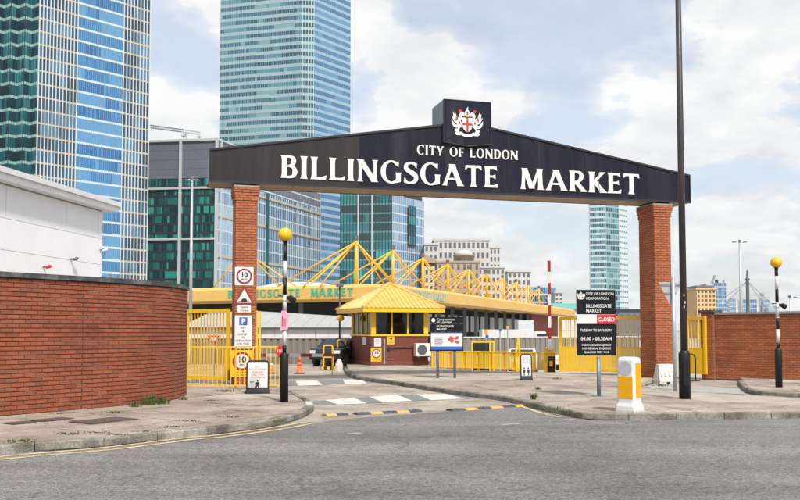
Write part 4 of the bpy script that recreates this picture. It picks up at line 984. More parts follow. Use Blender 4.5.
# plastic barrier block by the right pillar and the black hoop
wbk = G(664.5,383.2,0.02); k = wbk.y/F
t = thing('water_barrier', 'white plastic water-filled barrier block against the right pillar', 'barrier', (wbk.x,wbk.y,0.0), GTH)
Wb, Hb_ = 9.0*k, ZA(364,wbk.y)
MB().add([( -Wb*1.12,-0.26,0.07),(Wb*1.12,-0.26,0.07),(Wb*1.12,0.2,0.07),(-Wb*1.12,0.2,0.07),(-Wb*1.05,-0.2,0.25),(Wb*1.05,-0.2,0.25),(Wb*1.05,0.14,0.25),(-Wb*1.05,0.14,0.25),(-Wb*0.9,-0.09,Hb_),(Wb*0.9,-0.09,Hb_),(Wb*0.9,0.05,Hb_),(-Wb*0.9,0.05,Hb_)],
    [(0,1,5,4),(1,2,6,5),(2,3,7,6),(3,0,4,7),(4,5,9,8),(5,6,10,9),(6,7,11,10),(7,4,8,11),(8,9,10,11),(3,2,1,0)]).build('barrier_body', M['plastic_dull'], t, bevel=0.02)
for i in range(4): x = -Wb*0.75+i*Wb*0.5; MB().add([(x-.03,-.235,.26),(x+.03,-.235,.26),(x+.03,-.115,Hb_-.08),(x-.03,-.115,Hb_-.08),(x-.03,-.19,.26),(x+.03,-.19,.26),(x+.03,-.08,Hb_-.08),(x-.03,-.08,Hb_-.08)],[(0,1,2,3),(1,5,6,2),(4,0,3,7),(3,2,6,7),(1,0,4,5)]).build('moulded_rib', M['plastic_white'], t)
for x in (-Wb*0.7,Wb*0.6): box('barrier_foot', x-.12,x+.12,-.25,.19,0,0.069, M['plastic_dull'], t)
hp = G(690,380.5,0.02); t = thing('hoop_stand', 'black tubular hoop stand beside the street lamp', 'hoop', (hp.x,hp.y,0.0), R(10))
MB().tube([(-0.2,0,0),(-0.2,0,0.75),(-0.16,0,0.83),(-0.08,0,0.87),(0.1,0,0.87),(0.17,0,0.83),(0.2,0,0.75),(0.2,0,0)],0.022,8).build('hoop', M['black_paint'], t)
box('hoop_base', -0.26,0.3,-0.12,0.12,-0.015,0.03, M['rubber'], t)
# ================================================================ KIOSK
kc = G(371.5,365.5,0.12); KR = R(20)
kio = thing('gatehouse_kiosk', 'maroon brick kiosk with yellow window frames and yellow pyramid roof', 'kiosk', (kc.x,kc.y,0.0), KR)
kk = kc.y/F; zk = lambda py: ZA(py, kc.y)
KW = 56*kk/(math.cos(KR)-0.0*math.sin(KR))*1.02; KDp = 3.1
Z0, ZS, ZT = 0.10, zk(335.0), zk(312.2)
box('plinth', -0.06,KW+0.06,-0.06,KDp+0.06,0.1,zk(361.5), M['maroon'], kio, 0.01)
bw = box('lower_wall', 0,KW,0,KDp,zk(361.5)+.001,ZS-0.05, M['maroon'], kio)
lay([(0,0),(KW,0)], zk(361.5)+.03, 14, 1, M['maroon'], bw, 'brick_mass'); lay([(0,KDp),(0,0)], zk(361.5)+.03, 14, 1, M['maroon'], bw, 'brick_mass')
box('sill', -0.05,KW+0.05,-0.05,KDp+0.05,ZS-0.049,ZS+0.04, M['yellow'], kio, 0.008)
cwid = 0.20
for x, y in ((0,0),(KW-cwid,0),(0,KDp-cwid),(KW-cwid,KDp-cwid)): box('corner_post', x,x+cwid,y,y+cwid,ZS+.041,ZT, M['yellow'], kio, 0.006)
for i in (1,2): x = cwid+(KW-2*cwid)*i/3; box('mullion', x-0.035,x+0.035,0.03,0.11,ZS+.041,ZT, M['yellow'], kio)
for i in (1,2,3): y = cwid+(KDp-2*cwid)*i/4; box('mullion', 0.03,0.11,y-0.035,y+0.035,ZS+.041,ZT, M['yellow'], kio); box('mullion', KW-0.11,KW-0.03,y-0.035,y+0.035,ZS+.041,ZT, M['yellow'], kio)
for i in range(3):
    x0 = cwid+(KW-2*cwid)*i/3+(0.035 if i else 0); x1 = cwid+(KW-2*cwid)*(i+1)/3-(0.035 if i < 2 else 0)
    box('window_pane', x0,x1,0.065,0.071,ZS+.042,ZT-.001, M['glass_k'], kio); 
    box('window_pane', x0,x1,KDp-0.071,KDp-0.065,ZS+.042,ZT-.001, M['glass_k'], kio)
for i in range(4):
    y0 = cwid+(KDp-2*cwid)*i/4+(0.035 if i else 0); y1 = cwid+(KDp-2*cwid)*(i+1)/4-(0.035 if i < 3 else 0)
    box('window_pane', 0.065,0.071,y0,y1,ZS+.042,ZT-.001, M['glass_k'], kio); box('window_pane', KW-0.071,KW-0.065,y0,y1,ZS+.042,ZT-.001, M['glass_k'], kio)
box('back_counter', 0.3,KW-0.3,1.6,2.2,ZS+0.042,ZS+0.42, M['dark'], kio); box('monitor', KW*0.55,KW*0.62,0.9,1.3,ZS+0.5,ZS+0.75, M['dark'], kio); box('desk_papers', KW*0.5,KW*0.75,0.4,0.8,ZS+0.042,ZS+0.10, M['sign_white'], kio)
OV = 0.58; ze0, ze1 = ZT+0.001, zk(308.0)
ef = box('eave_fascia', -OV,KW+OV,-OV,KDp+OV,ze0,ze1, M['yellow'], kio, 0.01)
ap = Vector((KW*0.5, KDp*0.5, zk(284.0)+0.12)); e = OV+0.02
cor = [Vector((-e,-e,ze1+.001)),Vector((KW+e,-e,ze1+.001)),Vector((KW+e,KDp+e,ze1+.001)),Vector((-e,KDp+e,ze1+.001))]
rc = MB().add(cor+[ap],[(0,1,4),(1,2,4),(2,3,4),(3,0,4),(3,2,1,0)]).build('roof', M['yellow_roof'], kio)
# standing ribs of the profiled roof sheets
for f in range(4):
    A, B = cor[f], cor[(f+1)%4]; d = (B-A).normalized(); mid = (A+B)/2; up = (ap-mid); n_ = int((B-A).length/0.2)
    nrm = d.cross(up).normalized()
    for i in range(1, n_):
        u = i/n_; fr = 1-abs(2*u-1); p0 = A+(B-A)*u; p1 = p0+up*fr
        a_ = [p0-d*.045-nrm*.005, p0+d*.045-nrm*.005, p1+d*.045-nrm*.005, p1-d*.045-nrm*.005, p0-d*.025+nrm*.035, p0+d*.025+nrm*.035, p1+d*.025+nrm*.035, p1-d*.025+nrm*.035]
        MB().add(a_,[(4,5,6,7),(0,1,5,4),(1,2,6,5),(2,3,7,6),(3,0,4,7)]).build('roof_rib', M['yellow_roof'], rc)
for c in cor: MB().cyl(c+Vector((0,0,0.02)), ap+Vector((0,0,0.03)), 0.055, 0.055, 8).build('hip_cap', M['yellow_roof'], rc)
# things fixed to the kiosk
aw, ah = 16*kk*1.06, 13*kk; axx = KW-0.04-aw*0.93
acy = zk(350)
ac = thing('air_conditioner', 'beige outdoor air conditioning unit fixed to the kiosk front', 'air conditioner', tuple(kio.matrix_basis @ Vector((0,0,0))), KR)
box('casing', axx,axx+aw,-0.42,-0.10,acy-ah/2,acy+ah/2, M['ac'], ac, 0.02)
disc(axx+aw*0.38, acy, ah*0.40, -0.428, -0.4205, 24).build('fan_grille', M['ac_dark'], ac)
for q in range(3): ring(axx+aw*0.38, acy, ah*(0.12+0.1*q), ah*(0.135+0.1*q), -0.434, 20).build('grille_ring', M['ink_grey'], ac)
for x in (axx+0.1,axx+aw-0.14): box('bracket', x,x+0.04,-0.42,-0.01,acy-ah/2-0.045,acy-ah/2-0.001, M['grey_pole'], ac)
def kplate(name, label, x, py, w, h, face='f'):
    if face == 'f': loc = kio.matrix_basis @ Vector((x,-0.012,zk(py))); rz = KR
    else: loc = kio.matrix_basis @ Vector((-0.012,x,zk(py))); rz = KR-math.pi/2
    return thing(name, label, 'sign', tuple(loc), rz)
kio_m = Matrix.Translation((kc.x,kc.y,0)) @ Matrix.Rotation(KR,4,'Z'); kio.matrix_basis = kio_m
ac.location = (kc.x,kc.y,0)
px_m = kk*1.06
t = kplate('speed_limit_sign','yellow backed 10 speed limit sign on the kiosk wall', 4.5*px_m, 355, 0, 0)
w, h = 5.3*px_m, 7*kk; box('sign_plate', -w,w,-0.012,0,-h,h, M['sign_yellow'], t); roundel(t, 0, h*0.22, w*0.82, '10', 'MPH', -0.02)
text(t,'MAX SPEED',0,-h*0.78,h*0.12,M['ink'],-0.0135,w*1.5,bold=0.01)
t = kplate('notice','white paper notice above the yellow speed sign on the kiosk', 6*px_m, 342.2, 0, 0)
w, h = 3.5*px_m, 4.4*kk; box('notice_sheet', -w,w,-0.008,0,-h,h, M['sign_white'], t)
for i in range(5): box('notice_text', -w*0.7,w*random.uniform(0.3,0.75),-0.0095,-0.0085,h*(0.6-0.3*i),h*(0.68-0.3*i), M['ink_grey'], t)
t = kplate('warning_sign','small plain yellow warning plate under the kiosk window', 19*px_m, 340, 0, 0)
w, h = 3.6*px_m, 4.4*kk; box('sign_plate', -w,w,-0.01,0,-h,h, M['sign_yellow'], t); MB().extr([(-w*.3,h*.1),(w*.4,h*.1),(w*.5,h*.6),(-w*.1,h*.5)],-0.012,-0.0105).build('symbol', M['ink'], t)
for i in range(3): box('sign_text', -w*0.7,w*0.7,-0.012,-0.0105,-h*(0.2+0.22*i),-h*(0.13+0.22*i), M['ink_grey'], t)
t = kplate('notice','white paper notice on the shaded side wall of the kiosk', 1.0, 341, 0, 0, 's')
box('notice_sheet', -0.25,0.25,-0.008,0,-0.17,0.17, M['sign_white'], t)
for i in range(4): box('notice_text', -0.18,random.uniform(0.05,0.18),-0.0095,-0.0085,0.1-0.07*i,0.115-0.07*i, M['ink_grey'], t)
t = kplate('downpipe','pale grey pipe running down the kiosk front', 12.3*px_m, 362, 0, 0); t['category'] = 'pipe'
MB().cyl((0,-0.03,-0.1),(0,-0.03,zk(339)-zk(362)),0.04,n=10).build('pipe', M['galv'], t)
for z in (0.2,0.8): box('pipe_clip', -0.055,0.055,-0.075,0.0,z,z+0.03, M['grey_pole'], t)
t = kplate('conduit','dark conduit with junction box on the kiosk front', 17*px_m, 349, 0, 0); t['category'] = 'conduit'
MB().cyl((0,-0.02,0),(24*px_m,-0.02,0.03),0.016,n=6).build('pipe', M['dark'], t); MB().cyl((0,-0.06,0),(0,0,0),0.07,n=12).build('junction_box', M['dark'], t)
# step and yellow bollard hoops at the kiosk island
st = G(333,369.5); t = thing('entry_step', 'black and yellow striped concrete step at the kiosk door', 'step', (st.x,st.y,0.0), R(3))
k = st.y/F; box('step_block', -12*k,12*k,-0.25,0.25,0,0.14, M['rubber'], t, 0.01)
for i in range(4): box('yellow_stripe', -12*k+6*k*i+.02,-12*k+6*k*i+3*k,-0.254,-0.2505,0.01,0.13, M['sign_yellow'], t)
sp2 = G(345,366); box_t = thing('entry_step', 'upper maroon and yellow step against the kiosk side', 'step', (sp2.x,sp2.y+0.3,0.0), KR)
box('step_block', -0.75,0.05,0,0.9,0,0.22, M['maroon'], box_t, 0.01); box('nosing', -0.76,0.06,-0.02,-0.001,0.15,0.221, M['sign_yellow'], box_t)
for px, y0, py0, w, lab in ((328,345.5,369,9,'yellow tubular hoop rail on the striped step'),(341.5,340,366,8,'taller yellow tubular hoop rail against the kiosk')):
    g = G(px,py0); k = g.y/F; H = ZA(y0,g.y); t = thing('hoop_rail', lab, 'railing', (g.x,g.y,0.0), R(8), 'yellow hoop rails by the kiosk')
    hw = w*k/2; MB().tube([(-hw,0,0),(-hw,0,H-.06),(-hw+.06,0,H),(hw-.06,0,H),(hw,0,H-.06),(hw,0,0)],0.038,10).build('hoop', M['yellow'], t); MB().cyl((-hw,0,H*0.5),(hw,0,H*0.5),0.03,n=8).build('cross_rail', M['yellow'], t)
g = G(339,371); t = thing('stone_post', 'squat pale stone guard post beside the striped step', 'post', (g.x,g.y,0.0)); k = g.y/F
MB().lathe([(0.17,0),(0.16,0.25),(0.10,0.42),(0.06,0.5)],10).build('guard_stone', M['plastic_dull'], t)
# small CCTV/lamp post next to the kiosk
g = G(341.5,367); t = thing('lamp_post', 'thin dark lamp post with flood light rising beside the kiosk roof', 'lamp post', (g.x-0.2,g.y+1.6,0.0))
H = ZA(287,g.y+1.6); MB().lathe([(0.045,0),(0.04,H)],10).build('post', M['lamp_pole'], t, True); box('flood_head', -0.17,0.17,-0.12,0.08,H,H+0.16, M['steel'], t, 0.01)
MB().lathe([(0.01,-0.16),(0.16,-0.10),(0.18,0),(0.13,0.12),(0.02,0.16)],14,(0.05,-0.12,ZA(318,g.y+1.6))).build('convex_mirror', M['sign_yellow'], t, True)
# ================================================================ WEEDS
def weed(px, py, h, n, spread, label, z=0.118):
    g = G(px,py,z); mb = MB(); rr = random.Random(px*7+py)
    for i in range(n):
        a = rr.uniform(0,6.28); r0 = rr.uniform(0,spread); bx, by = r0*math.cos(a), r0*math.sin(a)*0.5
        L = rr.uniform(0.25,1)*h*0.75; lean = rr.uniform(0.1,0.6)*L; w = rr.uniform(0.006,0.018)
        d = Vector((math.cos(a),math.sin(a),0)); s_ = Vector((-d.y,d.x,0))*w; b0 = Vector((bx,by,0)); m_ = b0+d*lean*.5+Vector((0,0,L*.65)); t_ = b0+d*lean+Vector((0,0,L))
        mb.add([b0-s_*.3,b0+s_*.3,m_+s_,m_-s_,t_],[(0,1,2,3),(3,2,4)])
    o = mb.build('weed', M['leaf'], None); o.location = (g.x,g.y,z-0.005); tag(o, label, 'weed', 'weeds growing along the kerbs and walls')
    if 'grass' in label or 'moss' in label or 'mat' in label or 'patch' in label: o['kind'] = 'stuff'
    return o
weed(134,407.2,0.20,60,0.16,'small green weed in the joint at the wall foot before the larger one')
weed(150,405.4,0.34,110,0.20,'bushiest green weed growing at the foot of the curved wall')
weed(162,403.8,0.22,70,0.18,'low green weed right beside the bushiest one at the wall')
weed(183,399.6,0.12,40,0.14,'tiny green weed at the far end of the curved wall')
weed(553,409.8,0.09,70,0.26,'broad mat of weeds on the island kerb bend')
weed(566,411.8,0.06,40,0.2,'thin trail of weeds along the island kerb after the bend')
weed(577,413.4,0.06,25,0.12,'last small weed patch on the island kerb')
weed(534,399.5,0.24,40,0.08,'upright single weed on the island pavement')
weed(538,389.5,0.12,40,0.10,'small weed tuft on the plaza behind the island kerb')
weed(557,379,0.10,40,0.2,'grass tuft near the small pavement board')
weed(660,386,0.10,50,0.35,'grass tufts along the kerb before the plastic barrier block')
weed(227,391.5,0.10,70,0.4,'grass tufts under the thin yellow railing')
weed(303,399.6,0.07,40,0.12,'grass tuft at the rounded left kerb corner')
weed(278,422,0.07,40,0.16,'grass growing in the joint beside the pale kerb stone')
for q, (px, py) in enumerate(((63,433.6),(96,432.8),(116,435),(146,431.8),(172,427),(188,421),(228,417),(112,412.2),(60,413.6),(212,400.5))):
    weed(px, py, 0.045, 45, 0.22, 'scattered flat moss and grass in the joints of the left pavement')
weed(20,441.5,0.06,60,0.35,'flat moss patch behind the left kerb edge')
weed(76,434.5,0.06,40,0.2,'second flat moss patch behind the left kerb')
# ================================================================ CARS
def car(loc, rz, label, m, scale=1.0, suv=False):
    t = thing('parked_car', label, 'car', loc, rz); s = scale
    prof = [(-2.1,0.35),(-2.12,0.75),(-1.95,0.92),(-0.95,1.0),(-0.35,1.42),(0.95,1.46),(1.75,1.02),(2.08,0.95),(2.15,0.6),(2.1,0.33)]
    if suv: prof = [(-2.1,0.4),(-2.13,0.85),(-1.95,1.05),(-1.05,1.12),(-0.55,1.66),(1.55,1.70),(2.02,1.15),(2.12,1.0),(2.12,0.4)]
    n = len(prof); vs, fs = [], []
    for y, kx in ((-0.88,0.0),(-0.80,1),(0.80,1),(0.88,0.0)):
        for x, z in prof:
            if abs(y) > 0.85 and z > 1.03: zz, yy = z, (0.70 if y > 0 else -0.70)
            else: zz, yy = z, y
            vs.append((x*s,yy*s,zz*s))
    for k in range(3): fs += [(k*n+i,(k+1)*n+i,(k+1)*n+(i+1)%n,k*n+(i+1)%n) for i in range(n)]
    fs += [tuple(range(n)), tuple(range(4*n-1,3*n-1,-1))]
    body = MB().add(vs, fs).build('body', m, t, bevel=0.05)
    zl, zh, xa, xb = (1.1,1.6,-0.9,1.75) if suv else (1.02,1.38,-0.75,1.35)
    for sy in (-1,1):
        MB().add([(xa*s,sy*0.81*s,zl*s),(xb*s,sy*0.81*s,zl*s),((xb-0.35)*s,sy*0.715*s,zh*s),((xa+0.45)*s,sy*0.715*s,zh*s)],[(0,1,2,3) if sy < 0 else (3,2,1,0)]).build('side_window', M['car_glass'], t)
        for wx in (-1.32,1.30):
            wh = MB().cyl((wx*s,sy*0.70*s,0.33*s),(wx*s,sy*0.90*s,0.33*s),0.33*s,n=18).build('wheel', M['rubber'], t); MB().cyl((wx*s,sy*0.90*s,0.33*s),(wx*s,sy*0.912*s,0.33*s),0.2*s,n=14).build('rim', M['chrome'], wh)
        box('headlight', -2.13*s,-2.05*s,(sy*0.68-0.15)*s,(sy*0.68+0.15)*s,0.68*s,0.84*s, M['sign_white'], t); box('tail_light', 2.06*s,2.16*s,(sy*0.72-0.1)*s,(sy*0.72+0.1)*s,0.7*s,0.92*s, M['lamp_red'], t)
    if suv: w_ = [(-1.07,1.15),(-0.58,1.63)]; r_ = [(1.60,1.63),(2.0,1.2)]
    else: w_ = [(-0.97,1.02),(-0.40,1.40)]; r_ = [(1.05,1.42),(1.72,1.06)]
    for q in (w_, r_):
        (xa_,za_),(xb_,zb_) = q; o = -0.012 if q is w_ else 0.012
        MB().add([((xa_+o)*s,-0.68*s,(za_+.01)*s),((xa_+o)*s,0.68*s,(za_+.01)*s),((xb_+o)*s,0.64*s,(zb_+.012)*s),((xb_+o)*s,-0.64*s,(zb_+.012)*s)],[(0,1,2,3)]).build('windscreen', M['car_glass'], t)
    box('number_plate', 2.14*s,2.165*s,-0.26*s,0.26*s,0.52*s,0.63*s, M['sign_yellow'], t)
    return t
g = G(334,367.5); car((g.x+0.1,g.y+2.6,0.0), R(72), 'dark blue-black car parked behind the lowered barrier arm', M['car_dark'], 0.9, False)
for px, Y, rz, lab in ((522,52,R(80),'white car behind the railing beside the small pavement board'),(548,58,R(78),'white car behind the parking machine and barrier cabinet')):
    car((XA(px,Y),Y,SUNK), rz, lab, M['car_white'])
# ================================================================ MARKET HALL
zt = 7.3
def HZ(px, py, z): d = ray(px,py); t = (z-EYE)/d.z; return Vector((d.x*t, d.y*t, 0))
mc, ml, mr_ = HZ(394,283.4,zt), HZ(186,288.2,zt), HZ(575,309.3,zt)
mk = thing('market_hall', 'long low market hall with buff fascia, green letters and yellow roof masts', 'market hall')
zb = 5.25
dl, drt = (ml-mc).normalized(), (mr_-mc).normalized()
far = ml+(mr_-mc)
def fascia(A, B, inn, name):
    n = int((B-A).length/6.0)+1
    for i in range(n):
        a, b = A+(B-A)*i/n, A+(B-A)*(i+1)/n; d = (b-a).normalized()*0.012
        mb = MB(); a, b = a+d, b-d; q = inn*0.5
        mb.add([(a.x,a.y,zb+.35),(b.x,b.y,zb+.35),(b.x,b.y,zt-.35),(a.x,a.y,zt-.35),(a.x+q.x,a.y+q.y,zb),(b.x+q.x,b.y+q.y,zb),(b.x+q.x,b.y+q.y,zt),(a.x+q.x,a.y+q.y,zt)],
            [(0,1,2,3),(4,5,1,0),(3,2,6,7),(1,5,6,2),(4,0,3,7)])
        mb.build(name, M['fascia'], mk)
il = Vector((-dl.y,dl.x,0)); il = il if il.dot(far-mc) > 0 else -il
ir = Vector((-drt.y,drt.x,0)); ir = ir if ir.dot(far-mc) > 0 else -ir
fascia(mc, ml+dl*20, il, 'fascia_panel'); fascia(mc, mr_, ir, 'fascia_panel')
MB().prism([xy(mc+il*.45+ir*.45), xy(mr_+ir*.45), xy(mr_+dl*75), xy(ml+dl*20+il*.45)], zb+.3, zt-0.1).build('roof_slab', M['fascia'], mk)
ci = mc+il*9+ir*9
MB().prism([xy(ci), xy(mr_+ir*9), xy(mr_+dl*70), xy(ml+dl*18+il*9)], SUNK, zb+.29).build('recessed_wall', M['dark'], mk)  # shade of the open void under the fascia, painted as a near-black wall
# lettering on both faces
def mword(tx, A, d, s0, s1, z, h, m, n_out):
    ang = math.atan2(d.y,d.x)
    hold = bpy.data.objects.new('fascia_lettering', None); COL.objects.link(hold); hold.parent = mk
    hold.location = (A.x,A.y,0); hold.rotation_euler = (0,0,ang)
    word(tx, s0, s1, z, h, -0.08, m, hold, track=0.22)
A = ml+dl*20
def sL(px):           # run along the left face (travelling towards the corner) at a survey pixel
    r = ray(px,300); n = Vector((-dl.y,dl.x,0)); t = n.dot(mc)/(n.x*r.x+n.y*r.y); return (Vector((r.x*t,r.y*t,0))-A).dot(-dl)
mword('BILLINGSGATE', A, -dl, sL(228), sL(300), 5.95, 0.95, M['green_letter'], None)
mword('MARKET', A, -dl, sL(311), sL(353), 5.95, 0.95, M['green_letter'], None)
def sR(px):
    r = ray(px,300); n = Vector((-drt.y,drt.x,0)); t = n.dot(mc)/(n.x*r.x+n.y*r.y); return (Vector((r.x*t,r.y*t,0))-mc).dot(drt)
mword('BILLINGSGATE', mc, drt, sR(404), sR(431), 5.85, 0.95, M['pale_letter'], None)
mword('MARKET', mc, drt, sR(433.5), sR(446), 5.85, 0.95, M['pale_letter'], None)
# columns and translucent bay panels under the right-hand fascia
Lr = (mr_-mc).length
i = 0; s = 6.0
while s < Lr*0.72:
    p = mc+drt*s+ir*3.0; MB().box(-0.28,0.28,-0.28,0.28,SUNK,zb+.3).build('column', M['steel'], mk).location = (p.x,p.y,0)
    p2 = mc+drt*(s+3.0)+ir*6.0
    o = MB().box(-2.5,2.5,-0.06,0.06,1.6,zb-0.9).build('bay_panel', M['panel_grey'], mk); o.location = (p2.x,p2.y,0); o.rotation_euler.z = math.atan2(drt.y,drt.x)
    s += 6.5
for s in (7.0, 14.0, 21.0):
    p = mc+dl*s+il*3.0; MB().box(-0.28,0.28,-0.28,0.28,SUNK,zb+.3).build('column', M['steel'], mk).location = (p.x,p.y,0)
p = mc+drt*Lr*0.86+ir*4; o = MB().box(-16,14,-0.3,0.3,SUNK,zb+.28).build('brick_bay', M['brick'], mk); o.location = (p.x,p.y,0); o.rotation_euler.z = math.atan2(drt.y,drt.x)
# masts and struts
base0, stp = Vector((-5.6,110,0)), Vector((4.58,12.4,0)); zr = zt-0.15; HM = 13.35
ru, au = stp.normalized(), Vector((-0.938,0.346,0))
masts = [base0+stp*k for k in range(10)]; masts.append(Vector((XA(243,115.5),115.5,0)))
for k, b in enumerate(masts):
    hh = HM-(0.0 if k < 6 else 0.12*(k-5)); top = Vector((b.x,b.y,hh))
    m_ = MB().cyl((b.x,b.y,zr),(b.x,b.y,hh),0.22,0.20,10).build('mast', M['yellow_mast'], mk, True)
    MB().cyl((b.x,b.y,hh+.001),(b.x,b.y,hh+0.55),0.30,0.26,10).build('mast_cap', M['steel'], m_)
    tips = [b+au*12.2, b-ru*6.0+au*4.5, b+ru*12.0, b+ru*8.5-au*3.0, b-ru*11.0+au*1.0]
    if k == 0: tips += [b-ru*6+au*2.2, b+ru*6-au*3.4]
    if k == 10: tips = [b+au*5, b-au*8.5, b+ru*9-au*2]
    for q, e in enumerate(tips):
        if k == 0 or e.y > mc.y+1: MB().cyl(top-Vector((0,0,0.25)), (e.x,e.y,zr), 0.10, 0.10, 8).build('strut', M['yellow_mast'], mk, True)
# rooflight hump seen behind the fascia
o = MB().lathe([(6.0,0),(5.8,0.9),(4.8,2.0),(3.0,2.7),(0.2,3.0)],20).build('rooflight', M['lead'], mk, True); o.location = (XA(300,132),132,zr); o.scale = (1.25,1,0.7)
# ================================================================ LOW SHED, YARD WALLS, YARD CLUTTER
sh_ = thing('loading_shed', 'low white loading shed with sloping grey sheet roof behind the barrier', 'shed')
xa, xb = XA(188,62), XA(356,60)
box('shed_wall', xa,xb,60,60.4,0,ZA(327.5,60), M['shed_white'], sh_)
for i in range(13):
    w = (xb-xa)/13; x = xa+w*i; z0, z1 = ZA(327,60)+.01, 3.28-0.055*max(0,i-4)
    MB().add([(x+.01,59.8,z0),(x+w-.01,59.8,z0),(x+w-.01,70,z1-0.055),(x+.01,70,z1),(x+.01,59.8,z0-.08),(x+w-.01,59.8,z0-.08),(x+w-.01,70,z1-.14),(x+.01,70,z1-.08)],[(0,1,2,3),(4,5,1,0),(1,5,6,2),(4,0,3,7)]).build('roof_sheet', M['shed_roof'], sh_)
    box('wall_panel', x+.01,x+w-.01,59.9,59.99,0,ZA(329,60), M['shed_white'], sh_)
box('gutter', xa,xb,59.6,59.79,ZA(328.6,60),ZA(327.2,60), M['steel'], sh_)
def ribwall(name, A, B, h, label, pitch=0.32, b=0.0):
    d = B-A; L = d.length; t = thing(name, label, 'wall', (A.x,A.y,0), math.atan2(d.y,d.x))
    box('wall_core', 0,L,0.05,0.25,b,h, M['wall_conc'], t); n = int(L/pitch)
    me = MB().extr([(0,b),(pitch*0.62,b),(pitch*0.62,h-.01),(0,h-.01)],0.0,0.0495).mesh('rib', M['wall_conc'])
    for i in range(n): link('rib', me, t, loc=(L*i/n,0,0))
    box('wall_cap', 0,L,-0.03,0.28,h+.001,h+0.06, M['shed_white'], t)
w0, w1 = P(190,350,43.5), P(350,350,43.0)
ribwall('ribbed_wall', Vector((w0.x,w0.y,0)), Vector((w1.x,w1.y,0)), ZA(338.5,43), 'ribbed brown concrete yard wall behind the barrier arm')
w0, w1 = P(432,350,52), P(640,350,60)
ribwall('ribbed_wall', Vector((w0.x,w0.y,0)), Vector((w1.x,w1.y,0)), ZA(337.5,55), 'long ribbed brown concrete yard wall behind the yellow railings', 0.4, SUNK)
def crate(name, label, cat, px0, px1, py0, py1, Y, m, dep=2.0, trim=None):
    t = thing(name, label, cat, (XA(px0,Y),Y,SUNK)); w = XA(px1,Y)-XA(px0,Y); z0, z1 = max(0,ZA(py1,Y))-SUNK, ZA(py0,Y)-SUNK
    return t, w, z0, z1
t, w, z0, z1 = crate('lorry_trailer','white lorry trailer standing under the market hall fascia','lorry',482,530,329.5,337,66,'')
bx = box('trailer_box', 0,w,0,2.4,0.9,z1, M['shed_white'], t, 0.03); box('chassis', 0.2,w-0.2,0.5,1.9,0.55,0.899, M['steel'], t)
for x in (0.6,1.5,w-0.9): 
    wl_ = MB().cyl((x,0.1,0.45),(x,0.4,0.45),0.45,n=16).build('wheel', M['rubber'], t); MB().cyl((x,0.08,0.45),(x,0.1,0.45),0.25,n=12).build('rim', M['chrome'], wl_)
for x in range(1,int(w)): box('side_rib', x-.02,x+.02,-0.03,-0.001,1.0,z1-.1, M['panel_grey'], t)
t, w, z0, z1 = crate('lorry_cab','white box van parked beside the lorry trailer','van',518,534,320.5,337,76,'')
box('van_box', 0,w,0,2.2,0.7,z1, M['panel_grey'], t, 0.04); box('cab', w,w+1.1,0.1,2.1,0.6,z1*0.72, M['shed_white'], t, 0.15); box('cab_window', w+.3,w+1.11,0.08,2.12,z1*0.45,z1*0.66, M['car_glass'], t)
for x in (0.5,w+0.5): MB().cyl((x,-0.02,0.38),(x,0.3,0.38),0.38,n=14).build('wheel', M['rubber'], t)
def post_sign(name, label, px, pz0, pz1, Y, w, shape, m):
    t = thing(name, label, 'sign', (XA(px,Y),Y,0)); z0, z1 = ZA(pz1,Y), ZA(pz0,Y); hw = w*Y/F/2
    MB().cyl((0,0.03,SUNK),(0,0.03,z1),0.035,n=8).build('post', M['galv'], t)
    if shape == 'disc': disc(0,(z0+z1)/2,hw,-0.02,0.0,18).build('sign_plate', m, t)
    else: box('sign_plate', -hw,hw,-0.02,0.0,z0,z1, m, t)
    return t
post_sign('yard_sign','small orange rectangular yard sign above the yellow railing',486,329.5,334.5,50,3.6,'box',M['orange_sign'])
post_sign('yard_sign','round blue arrow sign on a post in the yard below the orange sign',487,334.5,338.5,49,3.4,'disc',M['sign_blue'])
post_sign('yard_sign','round blue arrow sign next to the white lorry trailer',500,328.2,331.8,50,3.0,'disc',M['sign_blue'])
post_sign('yard_sign','small yellow warning sign beside the white lorry trailer',507.5,326,328.6,50,2.6,'box',M['sign_yellow'])
# yellow-framed pay shelter in the yard
t = thing('yard_shelter', 'yellow framed glass shelter standing behind the yellow railings', 'shelter', (XA(472,45),45,SUNK), R(6)); w = 22*45/F; h = ZA(342.5,45)-SUNK
for x in (0,w*0.82,w): box('post', x-.04,x+.04,-.04,.04,0,h-.001, M['yellow'], t)
box('top_rail', -.04,w+.04,-.04,.04,h,h+.08, M['yellow'], t); box('glass_panel', 0.05,w*0.8,0.0,0.01,0.3,h-.02, M['glass_k'], t); box('ticket_box', w*0.4,w*0.55,0.1,0.4,0.5,h*0.7, M['shed_white'], t)
# yellow folding access platform (small boom) beside the shelter
t = thing('boom_lift', 'small yellow scissor-armed lift parked behind the railings', 'lift', (XA(516,46),46,SUNK)); k = 46/F
box('chassis', -4*k,5*k,-.4,.4,0.2,0.55, M['yellow'], t, 0.02); MB().cyl((-3*k,0,0.55),(2.2*k,0,ZA(338,46)-SUNK),0.06,n=8).build('boom_arm', M['yellow'], t); MB().cyl((2.2*k,0,ZA(338,46)-SUNK),(4*k,0,0.6),0.05,n=8).build('boom_arm', M['yellow'], t)
for x in (-3*k,3.6*k): MB().cyl((x,-.5,0.22),(x,.5,0.22),0.22,n=12).build('wheel', M['rubber'], t)
